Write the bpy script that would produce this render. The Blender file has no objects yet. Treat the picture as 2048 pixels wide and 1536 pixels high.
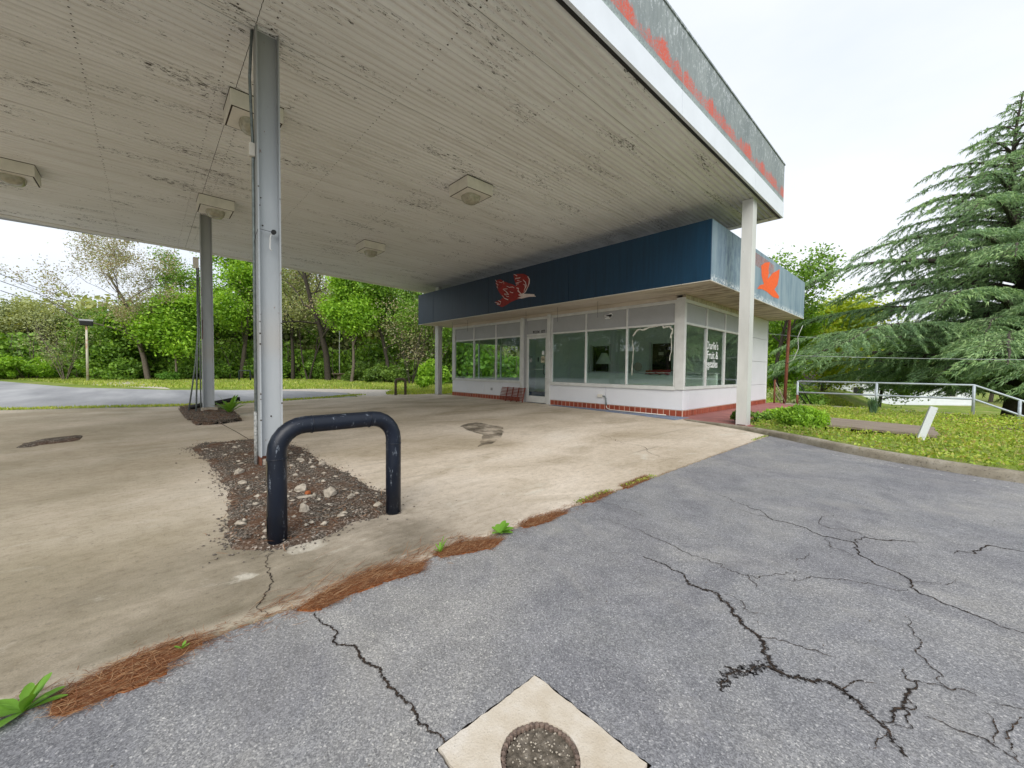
import bpy, bmesh, math, random
import numpy as np
from mathutils import Vector, Matrix, noise as mnoise
random.seed(7); rng = np.random.default_rng(11)
sc = bpy.context.scene; COL = sc.collection
PI = math.pi; R = math.radians

# ------------------------------------------------------------ camera
YAW, PIT, ROL = 0.82435, 0.034954, 0.010893
fw = Vector((-math.sin(YAW)*math.cos(PIT), math.cos(YAW)*math.cos(PIT), -math.sin(PIT)))
rt = Vector((math.cos(YAW), math.sin(YAW), 0)); up = rt.cross(fw)
rt2 = rt*math.cos(ROL)+up*math.sin(ROL); up2 = up*math.cos(ROL)-rt*math.sin(ROL)
cam = bpy.data.cameras.new('camera'); cam.sensor_width = 36; cam.lens = 787.3/2048*36
cam.clip_start = 0.05; cam.clip_end = 1500
camo = bpy.data.objects.new('camera', cam); COL.objects.link(camo)
M = Matrix((rt2, up2, -fw)).transposed().to_4x4(); M.translation = (0, 0, 1.1)
camo.matrix_world = M; sc.camera = camo

# ------------------------------------------------------------ sky, sun, exposure
w = bpy.data.worlds.new('World'); sc.world = w; w.use_nodes = True
nt = w.node_tree; nt.nodes.clear()
o_ = nt.nodes.new('ShaderNodeOutputWorld'); bg = nt.nodes.new('ShaderNodeBackground')
sky = nt.nodes.new('ShaderNodeTexSky'); sky.sky_type = 'NISHITA'; sky.sun_disc = False
sky.sun_elevation = R(38); sky.sun_rotation = R(135); sky.air_density = 1; sky.dust_density = 2
tc = nt.nodes.new('ShaderNodeTexCoord'); mp = nt.nodes.new('ShaderNodeMapping'); mp.inputs['Scale'].default_value = (1, 1, 2.6)
nz = nt.nodes.new('ShaderNodeTexNoise'); nz.inputs['Scale'].default_value = 1.7; nz.inputs['Detail'].default_value = 5; nz.inputs['Roughness'].default_value = .5
cr = nt.nodes.new('ShaderNodeValToRGB')
cr.color_ramp.elements[0].position = .3; cr.color_ramp.elements[0].color = (5.0, 5.4, 6.1, 1)
cr.color_ramp.elements[1].position = .68; cr.color_ramp.elements[1].color = (6.2, 6.3, 6.5, 1)
mx = nt.nodes.new('ShaderNodeMix'); mx.data_type = 'RGBA'; mx.inputs[0].default_value = .88
L = nt.links.new
L(tc.outputs['Generated'], mp.inputs[0]); L(mp.outputs[0], nz.inputs['Vector']); L(nz.outputs['Fac'], cr.inputs[0])
L(sky.outputs[0], mx.inputs[6]); L(cr.outputs[0], mx.inputs[7]); L(mx.outputs[2], bg.inputs[0]); L(bg.outputs[0], o_.inputs[0])
bg.inputs[1].default_value = .1
sun = bpy.data.lights.new('sun', 'SUN'); sun.energy = 1.5; sun.angle = R(45); sun.color = (1, .96, .9)
suno = bpy.data.objects.new('sun', sun); COL.objects.link(suno)
sd = Vector((math.sin(R(135))*math.cos(R(38)), math.cos(R(135))*math.cos(R(38)), math.sin(R(38))))
suno.rotation_euler = sd.to_track_quat('Z', 'Y').to_euler()
sc.view_settings.view_transform = 'Standard'; sc.view_settings.look = 'None'
sc.view_settings.exposure = 0.88; sc.view_settings.gamma = 1; sc.view_settings.use_curve_mapping = False
sc.cycles.max_bounces = 10; sc.cycles.diffuse_bounces = 6; sc.cycles.transparent_max_bounces = 16

# ------------------------------------------------------------ helpers
def link(name, me, mat=None, parent=None, loc=None, rot=None, kind=None):
    o = bpy.data.objects.new(name, me); COL.objects.link(o)
    if mat is not None and me is not None and len(me.materials) == 0: me.materials.append(mat)
    if parent: o.parent = parent
    if loc is not None: o.location = loc
    if rot is not None: o.rotation_euler = rot
    if kind: o['kind'] = kind
    return o
def tag(o, label, cat, group=None):
    o['label'] = label; o['category'] = cat
    if group: o['group'] = group
    return o
def thing(name, label, cat, loc=(0, 0, 0), rz=0, group=None):
    o = bpy.data.objects.new(name, None); COL.objects.link(o); o.empty_display_size = .2
    o.location = loc; o.rotation_euler = (0, 0, rz)
    return tag(o, label, cat, group)
def np_mesh(name, V, F, smooth=False):
    V = np.asarray(V, np.float32).reshape(-1, 3); F = np.asarray(F, np.int32)
    me = bpy.data.meshes.new(name); k = F.shape[1]; n = len(F)
    me.vertices.add(len(V)); me.vertices.foreach_set('co', V.ravel())
    me.loops.add(n*k); me.loops.foreach_set('vertex_index', F.ravel())
    me.polygons.add(n); me.polygons.foreach_set('loop_start', np.arange(0, n*k, k, dtype=np.int32))
    me.polygons.foreach_set('loop_total', np.full(n, k, np.int32))
    if smooth: me.polygons.foreach_set('use_smooth', np.ones(n, bool))
    me.update(); return me
class MB:
    def __init__(s): s.b = bmesh.new()
    def box(s, a, b, bev=0, mtx=None):
        c = [(a[i]+b[i])/2 for i in range(3)]; d = [abs(b[i]-a[i]) for i in range(3)]
        r = bmesh.ops.create_cube(s.b, size=1, matrix=Matrix.Translation(c) @ Matrix.Diagonal((*d, 1)))
        if bev:
            es = list({e for v in r['verts'] for e in v.link_edges})
            r2 = bmesh.ops.bevel(s.b, geom=es, offset=bev, segments=2, affect='EDGES', profile=.5)
            vs = list({v for f in r2['faces'] for v in f.verts} | {v for v in r['verts'] if v.is_valid})
        else: vs = r['verts']
        if mtx: bmesh.ops.transform(s.b, matrix=mtx, verts=vs)
        return s
    def tube(s, pts, r, seg=8, caps=True):
        pts = [Vector(p) for p in pts]; n = len(pts); rs = r if isinstance(r, (list, tuple)) else [r]*n
        rings = []; prev = None
        for i, p in enumerate(pts):
            t = (pts[min(i+1, n-1)]-pts[max(i-1, 0)]).normalized()
            if prev is None: a = t.cross(Vector((0, 0, 1)) if abs(t.z) < .9 else Vector((1, 0, 0))).normalized()
            else: a = (prev-t*prev.dot(t)).normalized()
            prev = a; b = t.cross(a)
            rings.append([s.b.verts.new(p+(a*math.cos(2*PI*k/seg)+b*math.sin(2*PI*k/seg))*rs[i]) for k in range(seg)])
        for i in range(n-1):
            for k in range(seg):
                f = s.b.faces.new((rings[i][k], rings[i][(k+1) % seg], rings[i+1][(k+1) % seg], rings[i+1][k])); f.smooth = True
        if caps: s.b.faces.new(rings[0][::-1]); s.b.faces.new(rings[-1])
        return s
    def prism(s, poly, z0, z1):
        lo = [s.b.verts.new((x, y, z0)) for x, y in poly]; hi = [s.b.verts.new((x, y, z1)) for x, y in poly]; n = len(poly)
        s.b.faces.new(hi); s.b.faces.new(lo[::-1])
        for i in range(n): s.b.faces.new((lo[i], lo[(i+1) % n], hi[(i+1) % n], hi[i]))
        return s
    def poly(s, pts):
        s.b.faces.new([s.b.verts.new(p) for p in pts]); return s
    def mesh(s, name, tri=False):
        bmesh.ops.recalc_face_normals(s.b, faces=s.b.faces)
        if tri: bmesh.ops.triangulate(s.b, faces=s.b.faces)
        me = bpy.data.meshes.new(name); s.b.to_mesh(me); s.b.free(); return me
    def build(s, name, mat, parent=None, **k): return link(name, s.mesh(name), mat, parent, **k)
def box(name, a, b, mat, parent=None, bev=0, **k): return MB().box(a, b, bev).build(name, mat, parent, **k)
def dup_tree(root, loc, rz=0, scale=None):
    r = root.copy(); COL.objects.link(r); r.location = loc; r.rotation_euler = (0, 0, rz)
    if scale: r.scale = scale
    for c in root.children:
        d = c.copy(); COL.objects.link(d); d.parent = r
        for g in c.children:
            e = g.copy(); COL.objects.link(e); e.parent = d
    return r

# ------------------------------------------------------------ materials
class NB:
    def __init__(s, name):
        s.m = bpy.data.materials.new(name); s.m.use_nodes = True; s.t = s.m.node_tree; s.t.nodes.clear()
        s.out = s.t.nodes.new('ShaderNodeOutputMaterial'); s.tc = None
    def n(s, ty, ins=None, **pr):
        nd = s.t.nodes.new('ShaderNode'+ty)
        for k, v in pr.items(): setattr(nd, k, v)
        for k, v in (ins or {}).items(): s.set(nd.inputs[k], v)
        return nd
    def set(s, inp, v):
        if isinstance(v, bpy.types.NodeSocket): s.t.links.new(v, inp)
        else:
            if isinstance(v, (tuple, list)) and len(v) == 3 and inp.type == 'RGBA': v = (*v, 1)
            inp.default_value = v
    def co(s, scale=(1, 1, 1), which='Object', rot=(0, 0, 0)):
        if s.tc is None: s.tc = s.n('TexCoord')
        return s.n('Mapping', {0: s.tc.outputs[which], 'Scale': scale, 'Rotation': rot}).outputs[0]
    def gco(s, scale=(1, 1, 1)):   # world position
        g = s.n('NewGeometry'); return s.n('Mapping', {0: g.outputs['Position'], 'Scale': scale}).outputs[0]
    def noise(s, scale, detail=4, rough=.55, vec=None, dist=0): return s.n('TexNoise', {'Scale': scale, 'Detail': detail, 'Roughness': rough, 'Distortion': dist, 'Vector': vec if vec is not None else s.gco()}).outputs['Fac']
    def ramp(s, f, st, interp='LINEAR'):
        r = s.n('ValToRGB', {0: f}); r.color_ramp.interpolation = interp; e = r.color_ramp.elements
        while len(e) < len(st): e.new(.5)
        for i, (p, c) in enumerate(st):
            e[i].position = p; e[i].color = (c, c, c, 1) if isinstance(c, (int, float)) else (*c, 1)
        return r.outputs[0]
    def mix(s, f, a, b, mode='MIX'):
        m = s.n('Mix', data_type='RGBA', blend_type=mode); s.set(m.inputs[0], f); s.set(m.inputs[6], a); s.set(m.inputs[7], b); return m.outputs[2]
    def math(s, op, a, b=0, c=0): 
        m = s.n('Math', {0: a, 1: b, 2: c}, operation=op); return m.outputs[0]
    def mr(s, v, a, b, c=0, d=1): return s.n('MapRange', {0: v, 1: a, 2: b, 3: c, 4: d}).outputs[0]
    def xyz(s, v): n = s.n('SeparateXYZ', {0: v}); return n.outputs
    def bump(s, h, st=.3, dist=.01): return s.n('Bump', {'Height': h, 'Strength': st, 'Distance': dist}).outputs[0]
    def pbr(s, col, rough=.6, metal=0, spec=.5, nrm=None, alpha=None):
        p = s.n('BsdfPrincipled', {'Base Color': col, 'Roughness': rough, 'Metallic': metal, 'Specular IOR Level': spec})
        if nrm is not None: s.set(p.inputs['Normal'], nrm)
        if alpha is not None: s.set(p.inputs['Alpha'], alpha)
        s.t.links.new(p.outputs[0], s.out.inputs[0]); return s.m
def simple(name, col, rough=.6, metal=0, var=.15, scale=8, bump=0, spec=.4):
    b = NB(name); f = b.noise(scale, 5, .6)
    d = tuple(c*(1-var) for c in col); u = tuple(min(1, c*(1+var)) for c in col)
    return b.pbr(b.ramp(f, [(.3, d), (.7, u)]), rough, metal, spec, b.bump(f, bump, .01) if bump else None)
MT = {}
# asphalt
b = NB('asphalt'); P = b.gco()
vz = b.n('TexVoronoi', {'Scale': 205, 'Vector': P}); cell = b.xyz(vz.outputs['Color'])[0]
v2 = b.n('TexVoronoi', {'Scale': 420, 'Vector': P}); c2 = b.xyz(v2.outputs['Color'])[0]
g1 = b.ramp(cell, [(0, (.08, .081, .085)), (.45, (.165, .166, .170)), (.8, (.25, .25, .254)), (.95, (.31, .31, .30)), (.992, (.50, .49, .47))])
g2 = b.ramp(c2, [(0, (.10, .101, .106)), (.7, (.22, .22, .22)), (1, (.36, .36, .35))])
base = b.mix(.38, g1, g2); base = b.mix(1, base, (1.34, 1.345, 1.355), 'MULTIPLY')
big = b.noise(.5, 5, .6); tint = b.ramp(big, [(.3, (.80, .82, .86)), (.5, (.96, .96, .98)), (.70, (1.12, 1.10, 1.06))])
base = b.mix(1, base, tint, 'MULTIPLY')
md = b.noise(6, 5, .65); base = b.mix(1, base, b.ramp(md, [(.3, (.86, .86, .86)), (.7, (1.1, 1.1, 1.1))]), 'MULTIPLY')
lp = b.ramp(b.noise(.9, 6, .7, b.gco((1, 1, 1)), 1.2), [(.42, (.86, .86, .88)), (.5, (1, 1, 1)), (.6, (1.09, 1.08, 1.05))]); base = b.mix(1, base, lp, 'MULTIPLY')
oil = b.ramp(b.noise(3.3, 5, .6, b.gco((1, .5, 1))), [(.66, 0), (.8, .5)]); base = b.mix(oil, base, (.10, .085, .07)); dst = b.ramp(b.noise(1.6, 6, .7, b.gco((.6, 1, 1)), .5), [(.54, 0), (.70, .35)]); base = b.mix(dst, base, (.40, .385, .35))
h = b.math('ADD', cell, b.math('MULTIPLY', b.noise(60, 3), 1.2))
MT['asphalt'] = b.pbr(base, .85, 0, .35, b.bump(h, .7, .004))
# old far asphalt
b = NB('road_asphalt'); base = b.ramp(b.noise(.35, 6, .6, b.gco((.35, 1.6, 1))), [(.3, (.19, .195, .21)), (.5, (.30, .305, .32)), (.7, (.46, .46, .47))])
base = b.mix(b.ramp(b.noise(45, 3), [(.4, 0), (.7, .5)]), base, (.34, .34, .33))
MT['road'] = b.pbr(base, .85, 0, .3)
# concrete apron
b = NB('apron_concrete')
base = b.ramp(b.noise(.55, 6, .62, b.gco((1, .6, 1)), .4), [(.25, (.31, .255, .17)), (.42, (.51, .435, .335)), (.56, (.64, .56, .46)), (.75, (.74, .675, .59))])
st = b.ramp(b.noise(.8, 6, .66, b.gco((1.6, .7, 1)), .8), [(.50, 0), (.68, .65)])
base = b.mix(st, base, (.36, .30, .21))
X = b.xyz(b.gco())
wob = b.math('MULTIPLY', b.math('SUBTRACT', b.noise(1.3, 5, .6), .5), 1.6); Xw = b.math('ADD', X[0], wob); near = b.math('MULTIPLY', b.mr(Xw, -3.5, -2.7), b.mr(X[0], -2.0, -2.1)); near = b.math('MULTIPLY', near, b.mr(X[1], 2.6, 1.2))
dn = b.math('MULTIPLY', near, b.ramp(b.noise(2.2, 6, .65, b.gco((1, .6, 1))), [(.35, .45), (.6, 1)])); base = b.mix(b.math('MULTIPLY', dn, .95), base, (.175, .15, .11)); lf = b.math('MULTIPLY', b.mr(X[1], 1.2, -.3), b.ramp(b.noise(.7, 5, .6), [(.35, .25), (.6, .7)])); base = b.mix(lf, base, (.29, .255, .175))
pale = b.ramp(b.noise(2.4, 5, .6, b.gco((1, .7, 1)), 1), [(.60, 0), (.68, .75)])
pm = b.math('MULTIPLY', pale, b.mr(X[0], -4.2, -2.4)); base = b.mix(pm, base, (.62, .585, .50))
sp = b.ramp(b.noise(38, 4, .7), [(.36, .8), (.42, 0)]); base = b.mix(b.math('MULTIPLY', sp, .45), base, (.13, .11, .085))
bl = b.ramp(b.noise(.9, 4, .6, b.gco((1, 2, 1))), [(.66, 0), (.8, .5)]); base = b.mix(bl, base, (.16, .14, .115))
fine = b.noise(150, 4, .7); base = b.mix(1, base, b.ramp(fine, [(.3, (.80, .79, .78)), (.7, (1.14, 1.14, 1.14))]), 'MULTIPLY'); mid = b.noise(14, 6, .75, b.gco((1.4, .7, 1))); base = b.mix(1, base, b.ramp(mid, [(.32, (.80, .78, .74)), (.5, (1, 1, 1)), (.68, (1.10, 1.10, 1.10))]), 'MULTIPLY'); tyre = b.ramp(b.noise(1.4, 4, .6, b.gco((5.5, .22, 1)), .3), [(.60, 0), (.72, .35)]); base = b.mix(tyre, base, (.2, .175, .14))
MT['concrete'] = b.pbr(base, .82, 0, .35, b.bump(b.math('ADD', fine, b.math('MULTIPLY', b.noise(9, 5), 2)), .35, .004))
b = NB('kerb_concrete'); base = b.ramp(b.noise(3, 6, .65), [(.25, (.15, .125, .09)), (.5, (.29, .26, .20)), (.75, (.44, .41, .35))])
base = b.mix(b.ramp(b.noise(45, 4, .7), [(.35, .7), (.45, 0)]), base, (.12, .10, .08)); MT['kerb'] = b.pbr(base, .85, 0, .3, b.bump(b.noise(40, 4), .5, .006))
b = NB('pad_concrete'); base = b.ramp(b.noise(9, 6, .6), [(.3, (.50, .43, .33)), (.55, (.60, .54, .45)), (.75, (.68, .64, .58))])
base = b.mix(b.ramp(b.noise(260, 2), [(.3, .5), (.42, 0)]), base, (.33, .28, .22)); MT['pad'] = b.pbr(base, .85, 0, .3, b.bump(b.noise(150, 4), .6, .003))
b = NB('pit_mud'); base = b.ramp(b.noise(35, 6, .7), [(.3, (.05, .042, .03)), (.5, (.13, .11, .085)), (.66, (.24, .21, .17)), (.8, (.5, .48, .44))]); MT['mud'] = b.pbr(base, .9, 0, .3, b.bump(b.noise(60, 5), .9, .01))
b = NB('soil_gravel'); vz = b.n('TexVoronoi', {'Scale': 85, 'Vector': b.gco()}); c = b.xyz(vz.outputs['Color'])[0]
base = b.ramp(c, [(0, (.035, .028, .022)), (.55, (.10, .082, .065)), (.85, (.2, .17, .14)), (.97, (.42, .38, .33))])
base = b.mix(b.ramp(b.noise(2.2, 5, .6), [(.45, 0), (.62, .7)]), base, (.13, .06, .03)); MT['soil'] = b.pbr(base, .95, 0, .2, b.bump(b.math('ADD', c, b.noise(40, 4)), .9, .008))
MT['gravel'] = simple('gravel_stone', (.14, .12, .10), .9, 0, .8, 60)
MT['rubble'] = simple('concrete_rubble', (.40, .355, .29), .9, 0, .3, 25, .8)
MT['litter'] = simple('pine_litter', (.22, .07, .018), .95, 0, .6, 120, .8)
b = NB('pine_needle'); g = b.n('NewGeometry'); MT['needle'] = b.pbr(b.ramp(g.outputs['Random Per Island'], [(0, (.10, .035, .015)), (.6, (.26, .10, .035)), (1, (.50, .32, .17))]), .8)
# crack (broken edge through alpha noise)
b = NB('crack_dark'); a = b.ramp(b.noise(110, 3, .6), [(.36, 0), (.44, 1)]); MT['crack'] = b.pbr(b.ramp(b.noise(50, 3), [(.35, (.018, .015, .014)), (.6, (.06, .045, .035)), (.75, (.10, .05, .025))]), .95, 0, .1, None, a)
b = NB('crack_loose'); a = b.ramp(b.noise(75, 4, .7), [(.47, 0), (.53, .85)]); MT['crack_wide'] = b.pbr((.035, .032, .032), .95, 0, .1, None, a)
b = NB('joint_dark'); MT['joint'] = b.pbr((.03, .024, .018), .95, 0, .1)
# oil stain, worn line
b = NB('oil_stain'); a = b.ramp(b.noise(2.6, 6, .65), [(.38, 0), (.58, .62)]); MT['stain'] = b.pbr((.10, .08, .055), .5, 0, .4, None, a)
b = NB('worn_line_paint'); a = b.ramp(b.noise(22, 5, .7), [(.50, 0), (.58, .8)]); MT['line'] = b.pbr((.6, .6, .58), .8, 0, .3, None, a)
# soffit steel
b = NB('soffit_steel'); P = b.gco()
base = b.ramp(b.noise(.8, 5, .6, b.gco((1, .35, 1))), [(.3, (.71, .70, .67)), (.7, (.81, .805, .79))])
stk = b.ramp(b.noise(5, 5, .7, b.gco((3.0, .12, 1))), [(.36, .7), (.5, 0)]); base = b.mix(b.math('MULTIPLY', stk, .4), base, (.36, .31, .24))
msk = b.ramp(b.noise(1.5, 4, .6, b.gco((1.6, .40, 1))), [(.48, 0), (.66, 1)])
fl = b.ramp(b.math('ADD', b.noise(26, 6, .85, b.gco((1.5, .35, 1))), b.math('MULTIPLY', msk, .10)), [(.62, 0), (.65, 1)]); base = b.mix(b.math('MULTIPLY', fl, b.mr(msk, 0, .3)), base, (.07, .062, .05))
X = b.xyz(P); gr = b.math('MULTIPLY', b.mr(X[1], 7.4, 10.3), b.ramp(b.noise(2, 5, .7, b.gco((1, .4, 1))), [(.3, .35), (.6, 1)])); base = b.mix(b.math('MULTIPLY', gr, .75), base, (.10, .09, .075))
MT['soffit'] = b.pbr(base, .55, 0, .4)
MT['trim'] = (lambda b: b.pbr(b.mix(b.ramp(b.noise(5, 6, .75, b.gco((1, .5, 1))), [(.60, 0), (.64, 1)]), b.ramp(b.noise(1.3, 4), [(.3, (.58, .55, .48)), (.7, (.68, .65, .58))]), (.09, .06, .035)), .6))(NB('trim_steel'))
MT['screw'] = simple('rusty_screw', (.045, .03, .02), .8)
# canopy fascia upper band: oxidised blue-grey with ghost of orange stripe
b = NB('weathered_fascia'); P = b.gco(); X = b.xyz(P)
base = b.ramp(b.noise(1.3, 5, .6, b.gco((1, 1, .6))), [(.3, (.17, .20, .205)), (.7, (.30, .335, .335))])
dr = b.ramp(b.noise(6, 5, .7, b.gco((1, 2.2, .25))), [(.35, .7), (.55, 0)]); base = b.mix(b.math('MULTIPLY', dr, .5), base, (.13, .16, .17))
wh = b.math('MULTIPLY', b.ramp(b.noise(14, 6, .8, b.gco((1, 1.5, .7))), [(.55, 0), (.6, 1)]), b.mr(X[2], 5.25, 5.9, .15, 1)); base = b.mix(wh, base, (.62, .66, .70))
yw = b.math('ADD', X[1], b.math('MULTIPLY', b.noise(3, 3), .5)); blk = b.noise(1.9, 4, .7, b.gco((0, 1, 0))); blk = b.mr(blk, .35, .65)
frac = b.math('FRACT', b.math('MULTIPLY', yw, 2.3))
top = b.math('ADD', b.math('ADD', 5.16, b.math('MULTIPLY', blk, .16)), b.math('MULTIPLY', frac, .06))
band = b.math('MULTIPLY', b.mr(X[2], 5.085, 5.095), b.mr(b.math('SUBTRACT', X[2], top), .24, -.02))
den = b.math('ADD', b.math('MULTIPLY', band, .62), b.math('MULTIPLY', blk, .16))
pk = b.ramp(b.math('ADD', b.noise(34, 6, .85), b.math('SUBTRACT', den, .70)), [(.42, 0), (.56, .92)])
pk = b.math('MULTIPLY', pk, b.math('GREATER_THAN', band, .02)); base = b.mix(pk, base, (.62, .075, .03))
lo = b.math('MULTIPLY', b.mr(X[2], 5.10, 4.99), b.ramp(b.noise(30, 4, .8), [(.45, 0), (.55, .8)])); base = b.mix(lo, base, (.42, .52, .50))
MT['wfascia'] = b.pbr(base, .6, 0, .3)
MT['wband'] = simple('white_band', (.70, .74, .80), .45, 0, .05, 2)
# building blue fascia
b = NB('blue_fascia'); X = b.xyz(b.gco()); base = b.ramp(b.mr(X[0], -15.2, -3.2), [(0, (.045, .075, .125)), (.25, (.022, .036, .066)), (.55, (.010, .026, .055)), (1, (.007, .045, .095))])
vs = b.ramp(b.noise(9, 4, .7, b.gco((2.2, 1, .12))), [(.3, (.8, .8, .8)), (.7, (1.2, 1.2, 1.2))]); base = b.mix(1, base, vs, 'MULTIPLY')
wh = b.math('MULTIPLY', b.ramp(b.noise(22, 6, .8, b.gco((1, 1, .6))), [(.66, 0), (.69, 1)]), b.mr(X[2], 3.5, 3.05)); base = b.mix(wh, base, (.4, .5, .6))
MT['bfascia'] = b.pbr(base, .42, 0, .4)
b = NB('faded_blue_fascia'); X = b.xyz(b.gco()); base = b.ramp(b.noise(2.2, 5, .65, b.gco((1, 1.6, .35))), [(.3, (.14, .215, .29)), (.5, (.235, .32, .385)), (.75, (.33, .41, .46))])
bs = b.math('MULTIPLY', b.ramp(b.noise(6, 5, .75, b.gco((1, 1.8, .5))), [(.45, 0), (.6, 1)]), b.math('MULTIPLY', b.mr(X[1], 8.7, 9.4), b.mr(X[1], 10.9, 9.8))); base = b.mix(b.math('MULTIPLY', bs, .75), base, (.07, .12, .20))
ed = b.math('MULTIPLY', b.ramp(b.noise(20, 5, .8), [(.5, 0), (.56, 1)]), b.mr(X[2], 3.16, 3.06)); base = b.mix(ed, base, (.75, .78, .8)); MT['sfascia'] = b.pbr(base, .55, 0, .3)
MT['red'] = (lambda b: b.pbr(b.ramp(b.noise(7, 6, .7), [(.25, (.10, .008, .010)), (.6, (.30, .012, .010))]), .6))(NB('faded_red_paint'))
MT['orange'] = (lambda b: b.pbr(b.ramp(b.noise(14, 5, .7), [(.25, (.72, .10, .02)), (.6, (.9, .13, .015))]), .6))(NB('orange_paint'))
MT['rose'] = (lambda b: b.pbr((.62, .22, .16), .7, 0, .3, None, b.ramp(b.noise(18, 5, .8, b.gco((1, 3, .5))), [(.4, 0), (.6, .6)])))(NB('peeling_red_stripe'))
MT['pinkwhite'] = simple('pink_white_paint', (.62, .52, .50), .6)
# stained plaster soffit of the shop
b = NB('shop_soffit'); X = b.xyz(b.gco()); base = b.ramp(b.noise(1.2, 5, .6), [(.3, (.52, .45, .36)), (.7, (.64, .58, .50))])
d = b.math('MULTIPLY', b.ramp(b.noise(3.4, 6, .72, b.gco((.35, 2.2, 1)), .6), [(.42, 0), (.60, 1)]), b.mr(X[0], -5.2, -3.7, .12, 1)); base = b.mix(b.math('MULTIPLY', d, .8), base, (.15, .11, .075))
MT['shopsoffit'] = b.pbr(base, .8)
MT['enamel'] = simple('white_enamel', (.72, .735, .78), .35, 0, .03, 1.5)
MT['gpanel'] = simple('grey_transom_panel', (.36, .37, .385), .5, 0, .05, 3)
MT['alum'] = simple('white_aluminium', (.62, .63, .62), .4, 0, .10, 4)
MT['tile'] = (lambda b: b.pbr(b.ramp(b.n('ObjectInfo').outputs['Random'], [(0, (.23, .045, .022)), (1, (.34, .075, .038))]), .35, 0, .5))(NB('red_quarry_tile'))
MT['grout'] = simple('grout', (.60, .46, .38), .9)
MT['redwalk'] = simple('red_painted_walk', (.30, .115, .10), .7, 0, .25, 3, .2)
b = NB('blue_painted_strip'); a = b.ramp(b.noise(7, 6, .7), [(.38, .35), (.55, .92)]); MT['blue'] = b.pbr(b.ramp(b.noise(3, 5, .6), [(.3, (.13, .17, .24)), (.7, (.24, .33, .50))]), .7, 0, .3, None, a)
b = NB('window_glass'); tr = b.n('BsdfTransparent', {'Color': (.90, .95, .93)}); gl = b.n('BsdfGlossy', {'Color': (.95, .97, .97), 'Roughness': .012})
fr = b.n('Fresnel', {'IOR': 1.6}); f2 = b.math('MINIMUM', b.math('ADD', b.math('MULTIPLY', fr.outputs[0], 1.5), .04), 1); f2 = b.math('MULTIPLY', f2, b.math('SUBTRACT', 1, b.n('NewGeometry').outputs['Backfacing']))
ms = b.n('MixShader', {0: f2, 1: tr.outputs[0], 2: gl.outputs[0]}); b.t.links.new(ms.outputs[0], b.out.inputs[0]); MT['glass'] = b.m
MT['inwall'] = simple('interior_wall', (.78, .85, .77), .8, 0, .05, 2)
MT['infloor'] = simple('interior_carpet', (.05, .11, .22), .9)
MT['dark'] = simple('dark_interior', (.012, .014, .012), .8)
MT['cream'] = simple('fixture_enamel', (.70, .67, .60), .45, 0, .1, 6)
MT['lens'] = simple('fixture_lens', (.36, .34, .26), .2, 0, .25, 18, 0, .6)
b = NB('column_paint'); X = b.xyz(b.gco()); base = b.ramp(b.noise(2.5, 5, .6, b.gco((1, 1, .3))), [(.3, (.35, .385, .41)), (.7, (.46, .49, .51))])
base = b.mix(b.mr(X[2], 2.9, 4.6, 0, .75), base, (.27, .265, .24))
rs = b.ramp(b.noise(9, 6, .75, b.gco((1, 1, .5))), [(.65, 0), (.70, 1)]); base = b.mix(rs, base, (.16, .07, .03))
tan = b.math('MULTIPLY', b.math('MULTIPLY', b.mr(X[2], 1.15, 1.35), b.mr(X[2], 1.85, 1.45)), .4); base = b.mix(b.math('MULTIPLY', tan, .5), base, (.45, .36, .25))
MT['column'] = b.pbr(base, .45, 0, .4)
b = NB('white_column_paint'); base = b.ramp(b.noise(2.5, 5, .6, b.gco((1, 1, .3))), [(.3, (.52, .53, .51)), (.7, (.66, .67, .65))]); rs = b.ramp(b.noise(13, 6, .75, b.gco((1, 1, .4))), [(.67, 0), (.71, 1)]); MT['wcolumn'] = b.pbr(b.mix(rs, base, (.14, .10, .07)), .5)
MT['rust'] = simple('rust', (.16, .055, .03), .85, 0, .5, 30, .5)
MT['conduit'] = simple('galvanised_conduit', (.20, .235, .23), .5, .4, .3, 20)
b = NB('bollard_paint'); base = b.ramp(b.noise(4, 4), [(.3, (.003, .006, .013)), (.7, (.006, .011, .024))]); s_ = b.ramp(b.noise(16, 6, .8, b.gco((1.5, 1.5, .5))), [(.59, 0), (.66, .7)])
base = b.mix(s_, base, (.25, .29, .34)); MT['bollard'] = b.pbr(base, .4, 0, .4, b.bump(b.noise(50, 4), .15, .004))
MT['obollard'] = simple('rusty_olive_bollard', (.11, .085, .055), .7, 0, .5, 25)
MT['black'] = simple('black_rubber', (.012, .012, .012), .6)
MT['dgreen'] = simple('black_green_paint', (.008, .02, .014), .5)
MT['rail'] = simple('galvanised_rail', (.42, .47, .51), .45, .2, .2, 8)
MT['wpost'] = (lambda b: b.pbr(b.mix(b.ramp(b.noise(25, 6, .8), [(.60, 0), (.64, 1)]), (.62, .66, .68), (.22, .13, .08)), .6))(NB('flaking_white_paint'))
MT['wood'] = (lambda b: b.pbr(b.ramp(b.noise(6, 6, .7, b.co((.35, 8, 1))), [(.3, (.14, .11, .085)), (.55, (.28, .23, .18)), (.75, (.40, .35, .30))]), .85, 0, .2))(NB('weathered_wood'))
MT['redwood'] = simple('red_stained_wood', (.20, .045, .028), .7, 0, .35, 14)
MT['housewhite'] = simple('white_siding', (.72, .75, .80), .6, 0, .05, 2)
MT['roofbrown'] = simple('brown_roof', (.13, .10, .105), .85, 0, .2, 5)
MT['wallc'] = (lambda b: b.pbr(b.ramp(b.noise(3, 6, .7), [(.3, (.12, .09, .06)), (.6, (.26, .21, .15)), (.8, (.38, .33, .27))]), .9, 0, .2))(NB('stained_wall_concrete'))
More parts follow.
